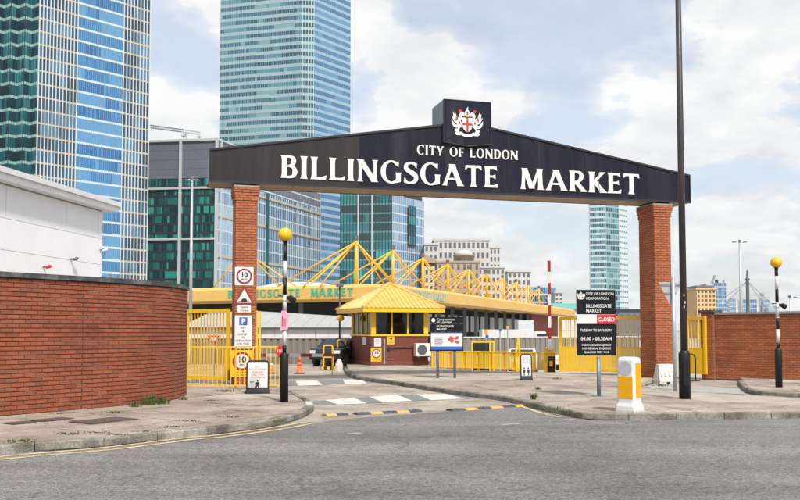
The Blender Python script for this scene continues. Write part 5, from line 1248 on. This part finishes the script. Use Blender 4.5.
# blue skip bins behind the info board
for px, Y, lab in ((447,42,'blue plastic bin between the information board posts'),(434,43,'blue plastic bin left of the information board posts')):
    t = thing('waste_bin', lab, 'bin', (XA(px,Y),Y,SUNK)); w = 7*Y/F; h = ZA(352,Y)-SUNK
    box('bin_body', 0,w,0,0.6,0.1,h-.06, M['sign_blue'], t, 0.02); box('bin_lid', -.02,w+.02,-.03,0.63,h-.059,h, M['sign_blue'], t, 0.01)
    for x in (0.08,w-0.08): MB().cyl((x,0.05,0.06),(x,0.12,0.06),0.06,n=10).build('wheel', M['rubber'], t)
# give way sign seen through the left gate
t = thing('road_sign', 'inverted red triangle give way sign seen through the left gate', 'road sign', (XA(214,30),30,0)); k = 30/F
MB().cyl((0,0.04,0),(0,0.04,ZA(333,30)),0.04,n=10).build('post', M['galv'], t)
MB().extr([(-6*k,ZA(335.5,30)),(6*k,ZA(335.5,30)),(0.4*k,ZA(345.5,30)),(-0.4*k,ZA(345.5,30))],-0.012,0).build('sign_plate', M['red'], t); MB().extr([(-3.9*k,ZA(336.9,30)),(3.9*k,ZA(336.9,30)),(0,ZA(343,30))],-0.016,-0.0125).build('sign_face', M['sign_white'], t)
# red and white kerb bar under the left gate
g0_ = G(186,382.6); t = thing('wheel_stop', 'red and white striped bar lying beneath the left gate', 'barrier', (g0_.x,g0_.y,0.10), GTH)
for i in range(6): box('stripe', i*0.14+.001,i*0.14+.139,-0.03,0.03,0,0.06, M['red'] if i % 2 else M['white_paint'], t)
# ================================================================ WHITE CLAD BUILDING ON THE LEFT
zc = 7.2
pA, pB = HZ(-60,166,zc), HZ(102,211,zc)
wh = thing('clad_building', 'pale grey clad warehouse with overhanging parapet behind the curved wall', 'warehouse')
dA = (pB-pA).normalized(); nA = Vector((-dA.y,dA.x,0))
MB().prism([xy(pA), xy(pB), xy(pB+nA*20), xy(pA+nA*20)], 0, zc-.02).build('wall_core', M['cladding_trim'], wh)
L = (pB-pA).length
for (sa, sb) in ((0,0.33),(0.33,0.715),(0.715,0.962),(0.962,1.0)):
    for z0, z1 in ((0.05,2.3),(2.3,3.6),(3.6,4.7),(4.7,5.9),(5.9,zc-.05)):
        a, b = pA+dA*(L*sa+.012)-nA*0.05, pA+dA*(L*sb-.012)-nA*0.05
        MB().prism([xy(a),xy(b),xy(b+nA*.047),xy(a+nA*.047)], z0+.008, z1-.008).build('cladding_panel', M['cladding'], wh)
for i in range(4):
    a, b = pA+dA*(L*1.05*i/4+.01)-nA*0.55, pA+dA*(L*1.05*(i+1)/4-.01)-nA*0.55
    MB().prism([xy(a),xy(b),xy(b+nA*21),xy(a+nA*21)], zc, zc+0.24).build('parapet', M['cladding'], wh)
    MB().prism([xy(a-nA*.12),xy(b-nA*.12),xy(b+nA*21),xy(a+nA*21)], zc+0.241, zc+0.45).build('parapet_cap', M['cladding_trim'], wh)
def on_wall(px, py):
    r = ray(px,py); t = nA.dot(pA)/(nA.x*r.x+nA.y*r.y); return Vector((r.x*t,r.y*t,EYE+r.z*t))-nA*0.06
for px, py, m, lab, nm in ((42,267,'red','small red alarm sounder on the clad warehouse wall','alarm_box'),(69.5,259,'steel','dark security camera pair on the clad warehouse wall','security_camera'),(99,250,'sign_white','small white camera near the clad warehouse corner','security_camera')):
    p = on_wall(px,py); t = thing(nm, lab, 'camera' if nm != 'alarm_box' else 'alarm', tuple(p), math.atan2(dA.y,dA.x))
    box('bracket', -.03,.03,-.2,0,-.03,.03, M['steel'], t); MB().cyl((-.12,-.2,-.03),(.06,-.25,.0),.055,n=10).build('housing', M[m], t); MB().cyl((.05,-.2,.07),(.14,-.28,.02),.045,n=10).build('housing', M[m], t)
# ================================================================ TALL LAMPS AND MASTS FAR
def floodmast(px, py0, Y, label, r, heads):
    t = thing('flood_mast', label, 'street lamp', (XA(px,Y),Y,0)); H = ZA(py0,Y); k = Y/F
    MB().lathe([(r*1.3,SUNK),(r*0.75,H)],12).build('mast', M['galv'], t, True)
    for sx in heads:
        MB().cyl((0,0,H-.02*k),(sx*k*5,0,H+.3*k),r*0.4,n=8).build('arm', M['galv'], t); lump(1.9*k,0.25,[(0,1,1),(0.8*k,0.9,0.9),(1.2*k,0.5,0.5)]).build('lamp_head', M['steel'], t).location = (sx*k*5.2,0,H-.4*k)
    MB().lathe([(0.6*k,0),(1.6*k,0.6*k),(1.4*k,2*k),(0.4*k,2.6*k)],12,(0,0,H-.2*k)).build('junction_head', M['steel'], t)
floodmast(190.5,180,80,'tall twin-armed galvanised lamp beside the left tower block',0.14,(-1,1))
floodmast(741,242,95,'tall twin-armed galvanised lamp behind the straight brick wall',0.13,(-1,1))
floodmast(790,297.5,120,'small distant single arm lamp behind the straight wall',0.09,(1,))
Ym = 420; t = thing('cable_mast', 'distant grey mast with spreading stay cables behind the straight wall', 'mast', (XA(748,Ym),Ym,0)); H = ZA(270,Ym); k = Ym/F
MB().lathe([(0.9,0),(0.8,H*0.8),(0.35,H)],10).build('mast', M['steel'], t); MB().lathe([(1.5*k,0),(2.8*k,0.8*k),(1.5*k,2*k)],12,(0,0,ZA(280,Ym))).build('collar', M['steel'], t)
for ex in (-46,-32,22,34): MB().cyl((0,0,ZA(281,Ym)),(ex*k,0,ZA(314,Ym)),0.11,n=5).build('stay_cable', M['steel'], t)
# ================================================================ TOWERS
GLS = {}
def gset(key, cols, metal=0.6, rough=0.07):
    GLS[key] = [glass_mat(f'{key}_glass', c, metal, rough) for c in cols]; return GLS[key]
def facade(parent, A, B, z0, z1, fh, ncol, gm, bandm, mullm, band=0.32, mw=0.12, mo=0.18, bo=0.06, bands=True, fins=None, tilt=0.006, run=0.75, seed=1, weights=None, recess=0.0, bandname='floor_band', every=1):
    rr = random.Random(seed); A, B = Vector((A[0],A[1],0)), Vector((B[0],B[1],0)); d = (B-A); L = d.length; d.normalize()
    n = Vector((d.y,-d.x,0)); 
    if n.dot(-A) < 0: n = -n
    nf = max(1, int((z1-z0)/fh)); fh = (z1-z0)/nf; cw = L/ncol; ang = math.atan2(d.y,d.x)
    hold = bpy.data.objects.new('facade', None); COL.objects.link(hold); hold.parent = parent
    hold.location = (A.x,A.y,z0); hold.rotation_euler = (0,0,ang); sg = 1 if Vector((math.sin(ang),-math.cos(ang),0)).dot(n) > 0 else -1
    mb = MB(); o = -sg
    for f in range(nf):
        mi = rr.choices(range(len(gm)), weights)[0]
        for c in range(ncol):
            if rr.random() > run: mi = rr.choices(range(len(gm)), weights)[0]
            x0, x1, a, b = c*cw, (c+1)*cw, f*fh+band*fh, (f+1)*fh
            j = [rr.uniform(-tilt,tilt)*cw for _ in range(4)]
            q = [(x0,j[0]+recess*sg,a),(x1,j[1]+recess*sg,a),(x1,j[2]+recess*sg,b),(x0,j[3]+recess*sg,b)]
            mb.add(q, [(0,1,2,3) if sg > 0 else (3,2,1,0)], mi)
    mb.build('glazing', gm, hold, kind='stuff')
    if bands:
        me = MB().box(0,L,min(o*bo,0.03*sg),max(o*bo,0.03*sg),0,band*fh).mesh(bandname, bandm)
        for f in range(nf): link(bandname, me, hold, loc=(0,0,f*fh))
    if fins:
        me = MB().box(-mw/2,mw/2,min(o*mo,0.02*sg),max(o*mo,0.02*sg),0,z1-z0).mesh('fin', mullm)
        for c in fins if isinstance(fins, (list,tuple)) else range(ncol+1): link('fin', me, hold, loc=(c*cw,0,0))
    else:
        mb = MB()
        for c in range(ncol+1): mb.box(c*cw-mw/2,c*cw+mw/2,min(o*mo,0.02*sg),max(o*mo,0.02*sg),0,z1-z0)
        mb.build('mullions', mullm, hold, kind='stuff')
    return hold
def core(parent, poly, z0, z1, m, name='core', inset_=0.08):
    cx_ = sum(p[0] for p in poly)/len(poly); cy_ = sum(p[1] for p in poly)/len(poly)
    q = []
    for x, y in poly:
        L = math.hypot(x-cx_, y-cy_); k = 1-inset_*2/L; q.append((cx_+(x-cx_)*k, cy_+(y-cy_)*k))
    return MB().prism(q, z0+SUNK, z1).build(name, m, parent)
def plan(px, Y): return (XA(px,Y), Y)
def toward(p, az, px):        # point reached from p along azimuth az where it crosses survey column px
    s_, c_ = math.sin(R(az)), math.cos(R(az)); t_ = (px-400)/F
    k = (t_*p[1]-p[0])/(s_-t_*c_); return (p[0]+s_*k, p[1]+c_*k)
M['fin_cream'] = mat('fin_cream', (0.54,0.55,0.53), 0.5, var=0.04, scale=0.05)
M['band_cream'] = mat('band_cream', (0.42,0.385,0.31), 0.55, var=0.05, scale=0.05)
M['band_white'] = mat('band_white', (0.50,0.58,0.63), 0.4, var=0.04, scale=0.05)
M['band_aqua'] = mat('band_aqua', (0.26,0.42,0.42), 0.4, var=0.08, scale=0.2)
M['mull_blue'] = mat('mullion_blue', (0.22,0.34,0.46), 0.4, var=0.05)
M['emerald_post'] = mat('emerald_post', (0.02,0.10,0.12), 0.3, 0.3, var=0.1, scale=0.1)
M['band_sky_reflect'] = mat('band_sky_reflect', (0.30,0.43,0.55), 0.3, 0.2, var=0.1, scale=0.05)
M['band_sea'] = mat('band_sea', (0.30,0.41,0.44), 0.3, 0.2, var=0.1, scale=0.05)
M['mull_sea'] = mat('mullion_sea', (0.24,0.34,0.37), 0.4, var=0.05)
M['teal_band'] = mat('teal_band', (0.10,0.22,0.23), 0.4, var=0.08, scale=0.2)
M['mull_dark'] = mat('mullion_dark', (0.035,0.05,0.055), 0.4, 0.4, var=0.05)
M['mull_grey'] = mat('mullion_grey', (0.44,0.47,0.50), 0.45, 0.0, var=0.05)
M['louvre'] = mat('louvre_grey', (0.12,0.13,0.165), 0.55, 0.0, var=0.06, scale=0.1)
teal = gset('teal', [(0.015,0.09,0.12),(0.025,0.18,0.21),(0.07,0.31,0.34),(0.01,0.05,0.07)], 0.5)
blue = gset('sky_blue', [(0.07,0.26,0.50),(0.05,0.20,0.42),(0.15,0.38,0.62)], 0.75, 0.04)
deep = gset('deep_blue', [(0.02,0.09,0.17),(0.012,0.05,0.10),(0.07,0.20,0.32)], 0.4)
aqua = gset('aqua', [(0.03,0.13,0.18),(0.018,0.08,0.115),(0.08,0.24,0.28),(0.18,0.35,0.36)], 0.35)
pale = gset('pale_blue', [(0.26,0.42,0.58),(0.19,0.34,0.52),(0.38,0.54,0.66)], 0.55, 0.06)
emer = gset('emerald', [(0.008,0.045,0.05),(0.012,0.10,0.10),(0.04,0.38,0.33),(0.02,0.20,0.18)], 0.25)
# ---- tower on the far left
TA = thing('office_tower', 'tall tower with cream fins, blue glass bay and teal zigzag side', 'tower')
c1 = plan(33,260); az = 44
c2, c3, c4 = toward(c1,az,72), toward(c1,az,119), toward(c1,az,145.5); ZTOP = 150
cL = (XA(-95,262),262)
core(TA, [(cL[0],cL[1]+3), (c1[0]-.5,c1[1]+3), (c1[0]+.2,c1[1]+.8), c4, (c4[0]-40,c4[1]+30), (cL[0],cL[1]+60)], 0, ZTOP, M['mull_dark'], inset_=0.5)
facade(TA, c1, c2, 0, ZTOP, 4.05, 22, deep, M['band_cream'], M['fin_cream'], band=0.13, mw=0.25, mo=0.40, bo=0.04, fins=[0,2,4,6,8,10,12,14,16,18,20,22], seed=3, tilt=0.02)
facade(TA, c2, c3, 0, ZTOP, 4.05, 24, blue, M['band_white'], M['mull_blue'], band=0.17, mw=0.07, mo=0.10, seed=4, run=0.9, tilt=0.02)
facade(TA, c3, c4, 0, ZTOP, 4.05, 16, deep, M['band_cream'], M['fin_cream'], band=0.13, mw=0.25, mo=0.40, bo=0.04, fins=[0,2,4,6,8,10,12,14,16], seed=5)
zz_ = [plan(33,260)]; x = 33; i = 0
while x > -80: i += 1; x -= 7.2; zz_.append(plan(x, 260 + (2.2 if i % 2 else 0.0)))
for i, (a, b) in enumerate(zip(zz_, zz_[1:])):
    facade(TA, b, a, 0, ZTOP, 4.05, 3, teal, M['band_aqua'], M['mull_dark'], band=0.22, mw=0.08, mo=0.10, seed=20+i, run=0.5, tilt=0.03)
MB().prism([xy(Vector((*p,0))) for p in (c1,c4)]+[(c4[0]-1,c4[1]+2),(c1[0]-1,c1[1]+2)], 19.0, 20.2).build('plant_band', M['louvre'], TA)
# ---- tall glass tower in the middle
TB = thing('office_tower', 'tallest pale aqua striped glass tower behind the sign beam', 'tower')
k1, k2 = plan(301,480), plan(312.5,481); kl = toward(k1,-76,217.5); kr = toward(k2,38,349.5); ZB_ = 235
core(TB, [kl,k1,k2,kr,(kl[0]+20,kr[1]+60)], 0, ZB_, M['band_aqua'], inset_=0.5)
facade(TB, kl, k1, 0, ZB_, 4.16, 44, aqua, M['band_sea'], M['mull_sea'], band=0.46, mw=0.12, mo=0.14, seed=7, run=0.80, weights=[5,4,3,2])
facade(TB, k1, k2, 0, ZB_, 4.16, 4, aqua, M['band_aqua'], M['mull_grey'], band=0.40, mw=0.3, mo=0.3, seed=8, weights=[5,5,1,1])
facade(TB, k2, kr, 0, ZB_, 4.16, 30, blue, M['band_sky_reflect'], M['mull_sea'], band=0.42, mw=0.12, mo=0.14, seed=9, run=0.9)  # blue sky reflection on this face is put into its glass and band colours

# ---- broad emerald block left of the pillar
TC = thing('office_block', 'emerald glass block with grey louvred crown and white frame grid', 'office block')
e1 = plan(216.5,330); el = toward(e1,-82,120); er = toward(e1,20,320)
zc0, zc1, zc2 = 0, ZA(178,330), ZA(139.5,330)
core(TC, [el,e1,er,(er[0]-60,er[1]+40),(el[0],el[1]+80)], 0, zc2-.3, M['louvre'], inset_=0.4)
facade(TC, el, e1, zc0, zc1, 3.55, 56, emer, M['mull_dark'], M['mull_dark'], band=0.24, mw=0.07, mo=0.08, seed=12, run=0.3, weights=[6,5,2,4], tilt=0.02)
facade(TC, el, e1, zc1+.2, zc2, 3.5, 38, [M['louvre']], M['louvre'], M['louvre'], band=0.06, mw=0.05, mo=0.06, seed=13)
facade(TC, e1, er, zc0, zc1, 5.0, 44, pale, M['band_white'], M['mull_grey'], band=0.10, mw=0.22, mo=0.16, seed=14, run=0.85, tilt=0.015)
facade(TC, e1, er, zc1+.2, zc2, 3.5, 30, [M['louvre']], M['band_white'], M['mull_grey'], band=0.16, mw=0.05, mo=0.06, seed=15)
def strips(parent, A, B, z0, z1, m, cols=(), rows=(), w=0.9, off=0.5):
    A, B = Vector((A[0],A[1],0)), Vector((B[0],B[1],0)); d = B-A; L = d.length; d.normalize(); n = Vector((d.y,-d.x,0)); n = n if n.dot(-A) > 0 else -n
    for f in cols:
        p = A+d*L*f; MB().prism([xy(p-d*w/2),xy(p+d*w/2),xy(p+d*w/2+n*off),xy(p-d*w/2+n*off)], z0, z1).build('frame_column', m, parent)
    for z in rows: MB().prism([xy(A),xy(B),xy(B+n*(off-.05)),xy(A+n*(off-.05))], z-w*0.4, z+w*0.4).build('frame_beam', m, parent)
strips(TC, el, e1, 0, zc2+.5, M['mull_grey'], (0.26,0.615,0.99), (ZA(187.5,330),ZA(238.5,330),zc2), 1.0, 0.8)
strips(TC, e1, er, 0, zc2+.5, M['mull_grey'], (0.02,), (zc2,), 0.8, 0.6)
strips(TC, e1, er, 0, zc1, M['emerald_post'], (0.42,), (), 2.2, 0.45)
strips(TC, e1, er, 0, zc1, M['band_cream'], (), (ZA(225,360),ZA(262,360),ZA(196,360)), 1.3, 0.5)
# ---- dark teal block and pale glass block right of the tall tower
TD = thing('office_block', 'dark teal glass block with pale glazed side right of the tallest tower', 'office block')
d1 = plan(392,400); dl_ = toward(d1,-80,340); dr_ = toward(d1,35,424); zd = ZA(186,400)
core(TD, [dl_,d1,dr_,(dl_[0]+20,dr_[1]+40)], 0, zd-.4, M['mull_dark'], inset_=0.4)
facade(TD, dl_, d1, 0, zd, 4.3, 16, emer+[teal[1]], M['teal_band'], M['mull_dark'], band=0.18, mw=0.25, mo=0.2, seed=31, weights=[5,3,1,1,3])
dm = toward(d1,35,403.5)
facade(TD, d1, dr_, 0, ZA(201,420), 4.3, 16, pale, M['band_white'], M['mull_grey'], band=0.14, mw=0.2, mo=0.18, seed=32)
facade(TD, d1, dm, ZA(201,420), zd, 4.3, 6, pale, M['band_white'], M['mull_grey'], band=0.14, mw=0.2, mo=0.18, seed=33)
strips(TD, dl_, d1, 0, zd, M['mull_grey'], (0.35,0.62), (), 0.6, 0.5)
bay0, bay1 = toward(d1,35,407.5), toward(d1,35,414.5)
hb = facade(TD, (bay0[0]+.4,bay0[1]-.9), (bay1[0]+.4,bay1[1]-.9), ZA(246,412), ZA(206,412), 4.3, 3, teal, M['mull_dark'], M['mull_dark'], band=0.15, seed=34)
# ---- stone buildings
def stone_block(name, label, px0, px1, py0, Y, m, rows, cols, gm, dep=20, az=None, ptop=None, wf=0.55, hf=0.55, pyb=300):
    t = thing(name, label, 'building', (XA(px0,Y),Y,0), R(az or 0)); w = (XA(px1,Y)-XA(px0,Y))/math.cos(R(az or 0)); z1 = ZA(py0,Y); zbm = max(0.5,ZA(pyb,Y))
    box('wall', 0,w,0.3,dep,SUNK,z1-.01, m, t)
    cw, rh = w/cols, (z1-zbm)/rows
    # piers and spandrels stand proud of recessed window panes
    for c in range(cols+1):
        x0, x1 = max(0,c*cw-cw*(1-wf)/2), min(w,c*cw+cw*(1-wf)/2); box('pier', x0,x1,0,0.298,0,z1-.02, m, t)
    for r_ in range(rows+1):
        z = zbm+r_*rh; z0, z9 = max(0,z-rh*(1-hf)/2), min(z1,z+rh*(1-hf)/2)
        if z9 > z0: box('spandrel', 0,w,0.04,0.296,z0,z9-.03, m, t)
    pane = MB().box(0,cw*wf,0.2,0.27,0,rh*hf).mesh('window', gm)
    for r_ in range(rows):
        for c in range(cols): link('window', pane, t, loc=(c*cw+cw*(1-wf)/2,0,zbm+r_*rh+rh*(1-hf)/2))
    box('cornice', -.4,w+.4,-.5,dep+.3,z1,z1+(z1-zbm)*0.02+.4, m, t)
    return t, w, z1
wg = M['win_dark'] = glass_mat('window_dark', (0.10,0.12,0.15), 0.3, 0.1)
stone_block('stone_block','pale stone block with tall attic windows behind the domed building',434,490,240.5,430,M['stone_pale'],6,12,wg,25,pyb=300)
stone_block('stone_block','lower pale stone wing stepping down right of the attic windows',490,500.5,248,432,M['stone_pale'],7,3,wg,25,pyb=300)
t, w, z1 = stone_block('domed_building','buff stone building with small lead dome behind the yellow masts',437,480,262.5,370,M['stone_buff'],4,7,wg,22,pyb=300,wf=0.4)
k = 370/F; o = MB().lathe([(10.5*k,0),(10.5*k,8*k),(11*k,8*k),(11*k,9*k),(10*k,9.4*k)],24,(28.5*k,9,z1)).build('drum', M['stone_buff'], t, True)
for i in range(8): a = R(200+20*i); MB().box(-.45,.45,-.12,.12,2.4*k,5.6*k).build('drum_window', wg, o).matrix_basis = Matrix.Translation((28.5*k+10.5*k*math.cos(a),9+10.5*k*math.sin(a),z1)) @ Matrix.Rotation(a+math.pi/2,4,'Z')
MB().lathe([(10*k,9.41*k),(8.6*k,11.6*k),(6*k,13.4*k),(3*k,14.3*k),(0.1*k,14.7*k)],24,(28.5*k,9,z1)).build('dome', M['lead'], t, True)
MB().add([(-13*k,2,z1),(6*k,2,z1),(6*k,20,z1),(-13*k,20,z1),(-13*k,2,z1+9*k),(-13*k,20,z1+9*k)],[(0,1,4),(2,3,5),(1,2,5,4),(3,0,4,5)]).build('sloping_roof', M['stone_buff'], t)
stone_block('stone_block','narrow grey-white stone block with slot windows between masts',424.5,438,245,410,M['stone_pale'],7,3,wg,20,pyb=300)
stone_block('stone_block','small pale block seen behind the middle roof masts',478,505,268,400,M['stone_pale'],4,6,wg,20,pyb=300)
stone_block('stone_block','white low block at the end of the mast row',508,531,272,450,M['stone_pale'],4,5,wg,20,pyb=300)
TE = thing('office_block', 'low pale blue glass block behind the raised barrier arm', 'office block'); f1, f2 = plan(530,480), plan(556,486)
core(TE, [f1,f2,(f2[0],f2[1]+20),(f1[0],f1[1]+20)], 0, ZA(287,480)-.2, M['band_white'], inset_=0.2); facade(TE, f1, f2, 0, ZA(287,480), 4, 12, blue, M['band_white'], M['mull_grey'], band=0.2, seed=41)
stone_block('stone_block','little pale block beside the low pale blue glass block',555,563,293,470,M['stone_pale'],3,2,wg,14,pyb=305)
t = thing('low_shed', 'distant long turquoise roofed shed left of the opening times board', 'shed', (XA(556,300),300,0)); w = XA(592,300)-XA(556,300); box('wall', 0,w,0,14,SUNK,ZA(309,300), M['shed_white'], t)
M['turq'] = mat('turquoise_roof', (0.10,0.36,0.33), 0.6, var=0.06, scale=0.1)
MB().add([(-.5,-.8,ZA(309,300)+.01),(w+.5,-.8,ZA(309,300)+.01),(w+.5,8,ZA(302.5,300)),(-.5,8,ZA(302.5,300)),(w+.5,15,ZA(309,300)+.01),(-.5,15,ZA(309,300)+.01)],[(0,1,2,3),(3,2,4,5),(1,4,2),(5,0,3)]).build('roof', M['turq'], t)
t = thing('low_shed', 'distant dark flat-roofed block left of the right pillar', 'shed', (XA(618,260),260,0)); w = XA(655,260)-XA(618,260); box('wall', 0,w,0,12,SUNK,ZA(311,260), M['louvre'], t); box('roof', -.4,w+.4,-.4,12.4,ZA(311,260)+.01,ZA(309,260), M['mull_dark'], t)
for i in range(6): box('window', 0.8+w*i/6,0.8+w*i/6+w/12,-.06,-.001,ZA(318,260),ZA(314,260), wg, t)
# ---- slim glass tower on the right
TF = thing('residential_tower', 'slim pale aqua glass tower under the right end of the beam', 'tower')
r1, r2 = plan(607,520), plan(620,526); rl = toward(r1,-74,591); rr_ = toward(r2,42,628.5); zf = ZA(196,520)
core(TF, [rl,r1,r2,rr_,(rl[0]+6,rr_[1]+20)], 0, zf-.3, M['band_white'], inset_=0.3)
facade(TF, rl, r1, 0, zf, 3.3, 7, aqua, M['band_white'], M['mull_grey'], band=0.36, seed=51, run=0.5, weights=[4,2,4,3])
facade(TF, r1, r2, 0, zf, 3.3, 6, aqua, M['band_aqua'], M['mull_grey'], band=0.22, seed=52, run=0.5)
facade(TF, r2, rr_, 0, zf, 3.3, 4, [aqua[2],aqua[3]], M['band_white'], M['fin_cream'], band=0.66, mw=0.5, seed=53)
# ---- far skyline on the right
def sky_tower(px0, px1, py0, Y, gm, label, name='skyline_tower', top=None):
    t = thing(name, label, 'tower', (0,0,0)); a, b = plan(px0,Y), plan(px1,Y); w = b[0]-a[0]; z = ZA(py0,Y)
    core(t, [a,b,(b[0],Y+w),(a[0],Y+w)], 0, z-.5, M['band_white'], inset_=0.5)
    facade(t, a, b, 0, z, 8, 6, gm, M['mull_grey'], M['mull_grey'], band=0.2, mw=0.6, seed=int(px0), tilt=0.003); 
    return t, a, b, z
Yf = 1700
t, a, b, z = sky_tower(714,726.5,283,Yf,blue,'tallest far blue tower with stepped crown beside the tan block')
w = b[0]-a[0]
for i, (f0, f1, h) in enumerate(((0.05,0.55,6),(0.15,0.42,10),(0.22,0.28,16))): MB().box(a[0]+w*f0,a[0]+w*f1,Yf+2,Yf+w*0.7,z+.1+.2*i,z+h).build('crown', M['mull_grey'], t)
MB().box(a[0]+w*0.9,a[0]+w,Yf+1,Yf+w*0.5,z+.1,z+7).build('crown_spire', M['mull_grey'], t)
sky_tower(723.5,729.5,301,Yf+60,deep,'far dark blue tower with slanted top right of the tallest one')
sky_tower(729.8,736,298.5,Yf+90,blue,'far blue tower second right of the tallest one')
sky_tower(743,757,299.5,Yf-200,blue,'wide far blue block behind the cable mast')
sky_tower(760.5,764.5,293.5,Yf+150,deep,'slender far blue tower with stepped neighbour')
sky_tower(764,769.5,299.5,Yf+140,blue,'lower far blue tower touching the slender one')
sky_tower(769,776,306,Yf+120,pale,'lowest far pale tower behind the right beacon')
sky_tower(690,696,301,Yf+30,pale,'faint far pale tower left of the tan block')
t, w, z1 = stone_block('apartment_block','tan brick apartment block with rows of windows behind the right gate',697,716,289.5,330,M['tan_brick'],6,5,wg,14,pyb=316)
box('roof_storey', w*0.05,w*0.98,1.2,12,z1+.9,z1+1.6, M['louvre'], t); box('lift_tower', w*0.62,w*0.95,2,9,z1+1.65,ZA(283.5,330), M['stone_pale'], t)
# ---- tower crane
Yc = 420; k = Yc/F; t = thing('tower_crane', 'distant tower crane with long jib above the emerald block', 'crane', (XA(181,Yc),Yc,0)); zb_, zt_ = 0, ZA(132,Yc)
def lattice(p, q, s, n):
    p, q = Vector(p), Vector(q); mb = MB(); d = (q-p); up = Vector((0,0,s)) if abs(d.z) < d.length*.5 else Vector((s,0,0)); sd_ = Vector((0,s,0))
    c = [Vector((0,0,0)), up, sd_, up+sd_]
    for o in c: mb.cyl(p+o, q+o, 0.12, n=4)
    for i in range(n):
        a, b = p+d*i/n, p+d*(i+1)/n; mb.cyl(a, b+up, 0.09, n=4); mb.cyl(a+sd_, b+up+sd_, 0.09, n=4); mb.cyl(a+up, b+up, .07, n=3)
    return mb
lattice((0,0,0),(0,0,zt_),1.6,40).build('crane_mast', M['mull_grey'], t)
lattice((0,0,zt_),((147-181)*k,0,ZA(127.5,Yc)),1.3,16).build('jib', M['louvre'], t); lattice((0,0,zt_),((198-181)*k,0,ZA(134.5,Yc)),1.3,7).build('counter_jib', M['mull_grey'], t)
box('counterweight', (195.5-181)*k,(197.5-181)*k,-.5,2,ZA(137.2,Yc),ZA(135.5,Yc), M['mull_grey'], t); box('cab', -.8,1.0,-1,1.2,zt_-2.2,zt_-.2, M['mull_grey'], t)

# ================================================================ HAZE
hz = MB().box(-1500,1700,-60,2300,-2,330).build('haze', [])
hz['kind'] = 'stuff'; tag(hz, 'thin pale summer haze over the docks and skyline', 'haze')
hm = bpy.data.materials.new('haze_air'); hm.use_nodes = True; nt = hm.node_tree
nt.nodes.remove(nt.nodes['Principled BSDF']); pv = nt.nodes.new('ShaderNodeVolumePrincipled')
pv.inputs['Color'].default_value = (0.88,0.93,1.0,1); pv.inputs['Density'].default_value = 0.00010; pv.inputs['Anisotropy'].default_value = 0.2
nt.links.new(pv.outputs[0], nt.nodes['Material Output'].inputs['Volume']); hz.data.materials.append(hm)
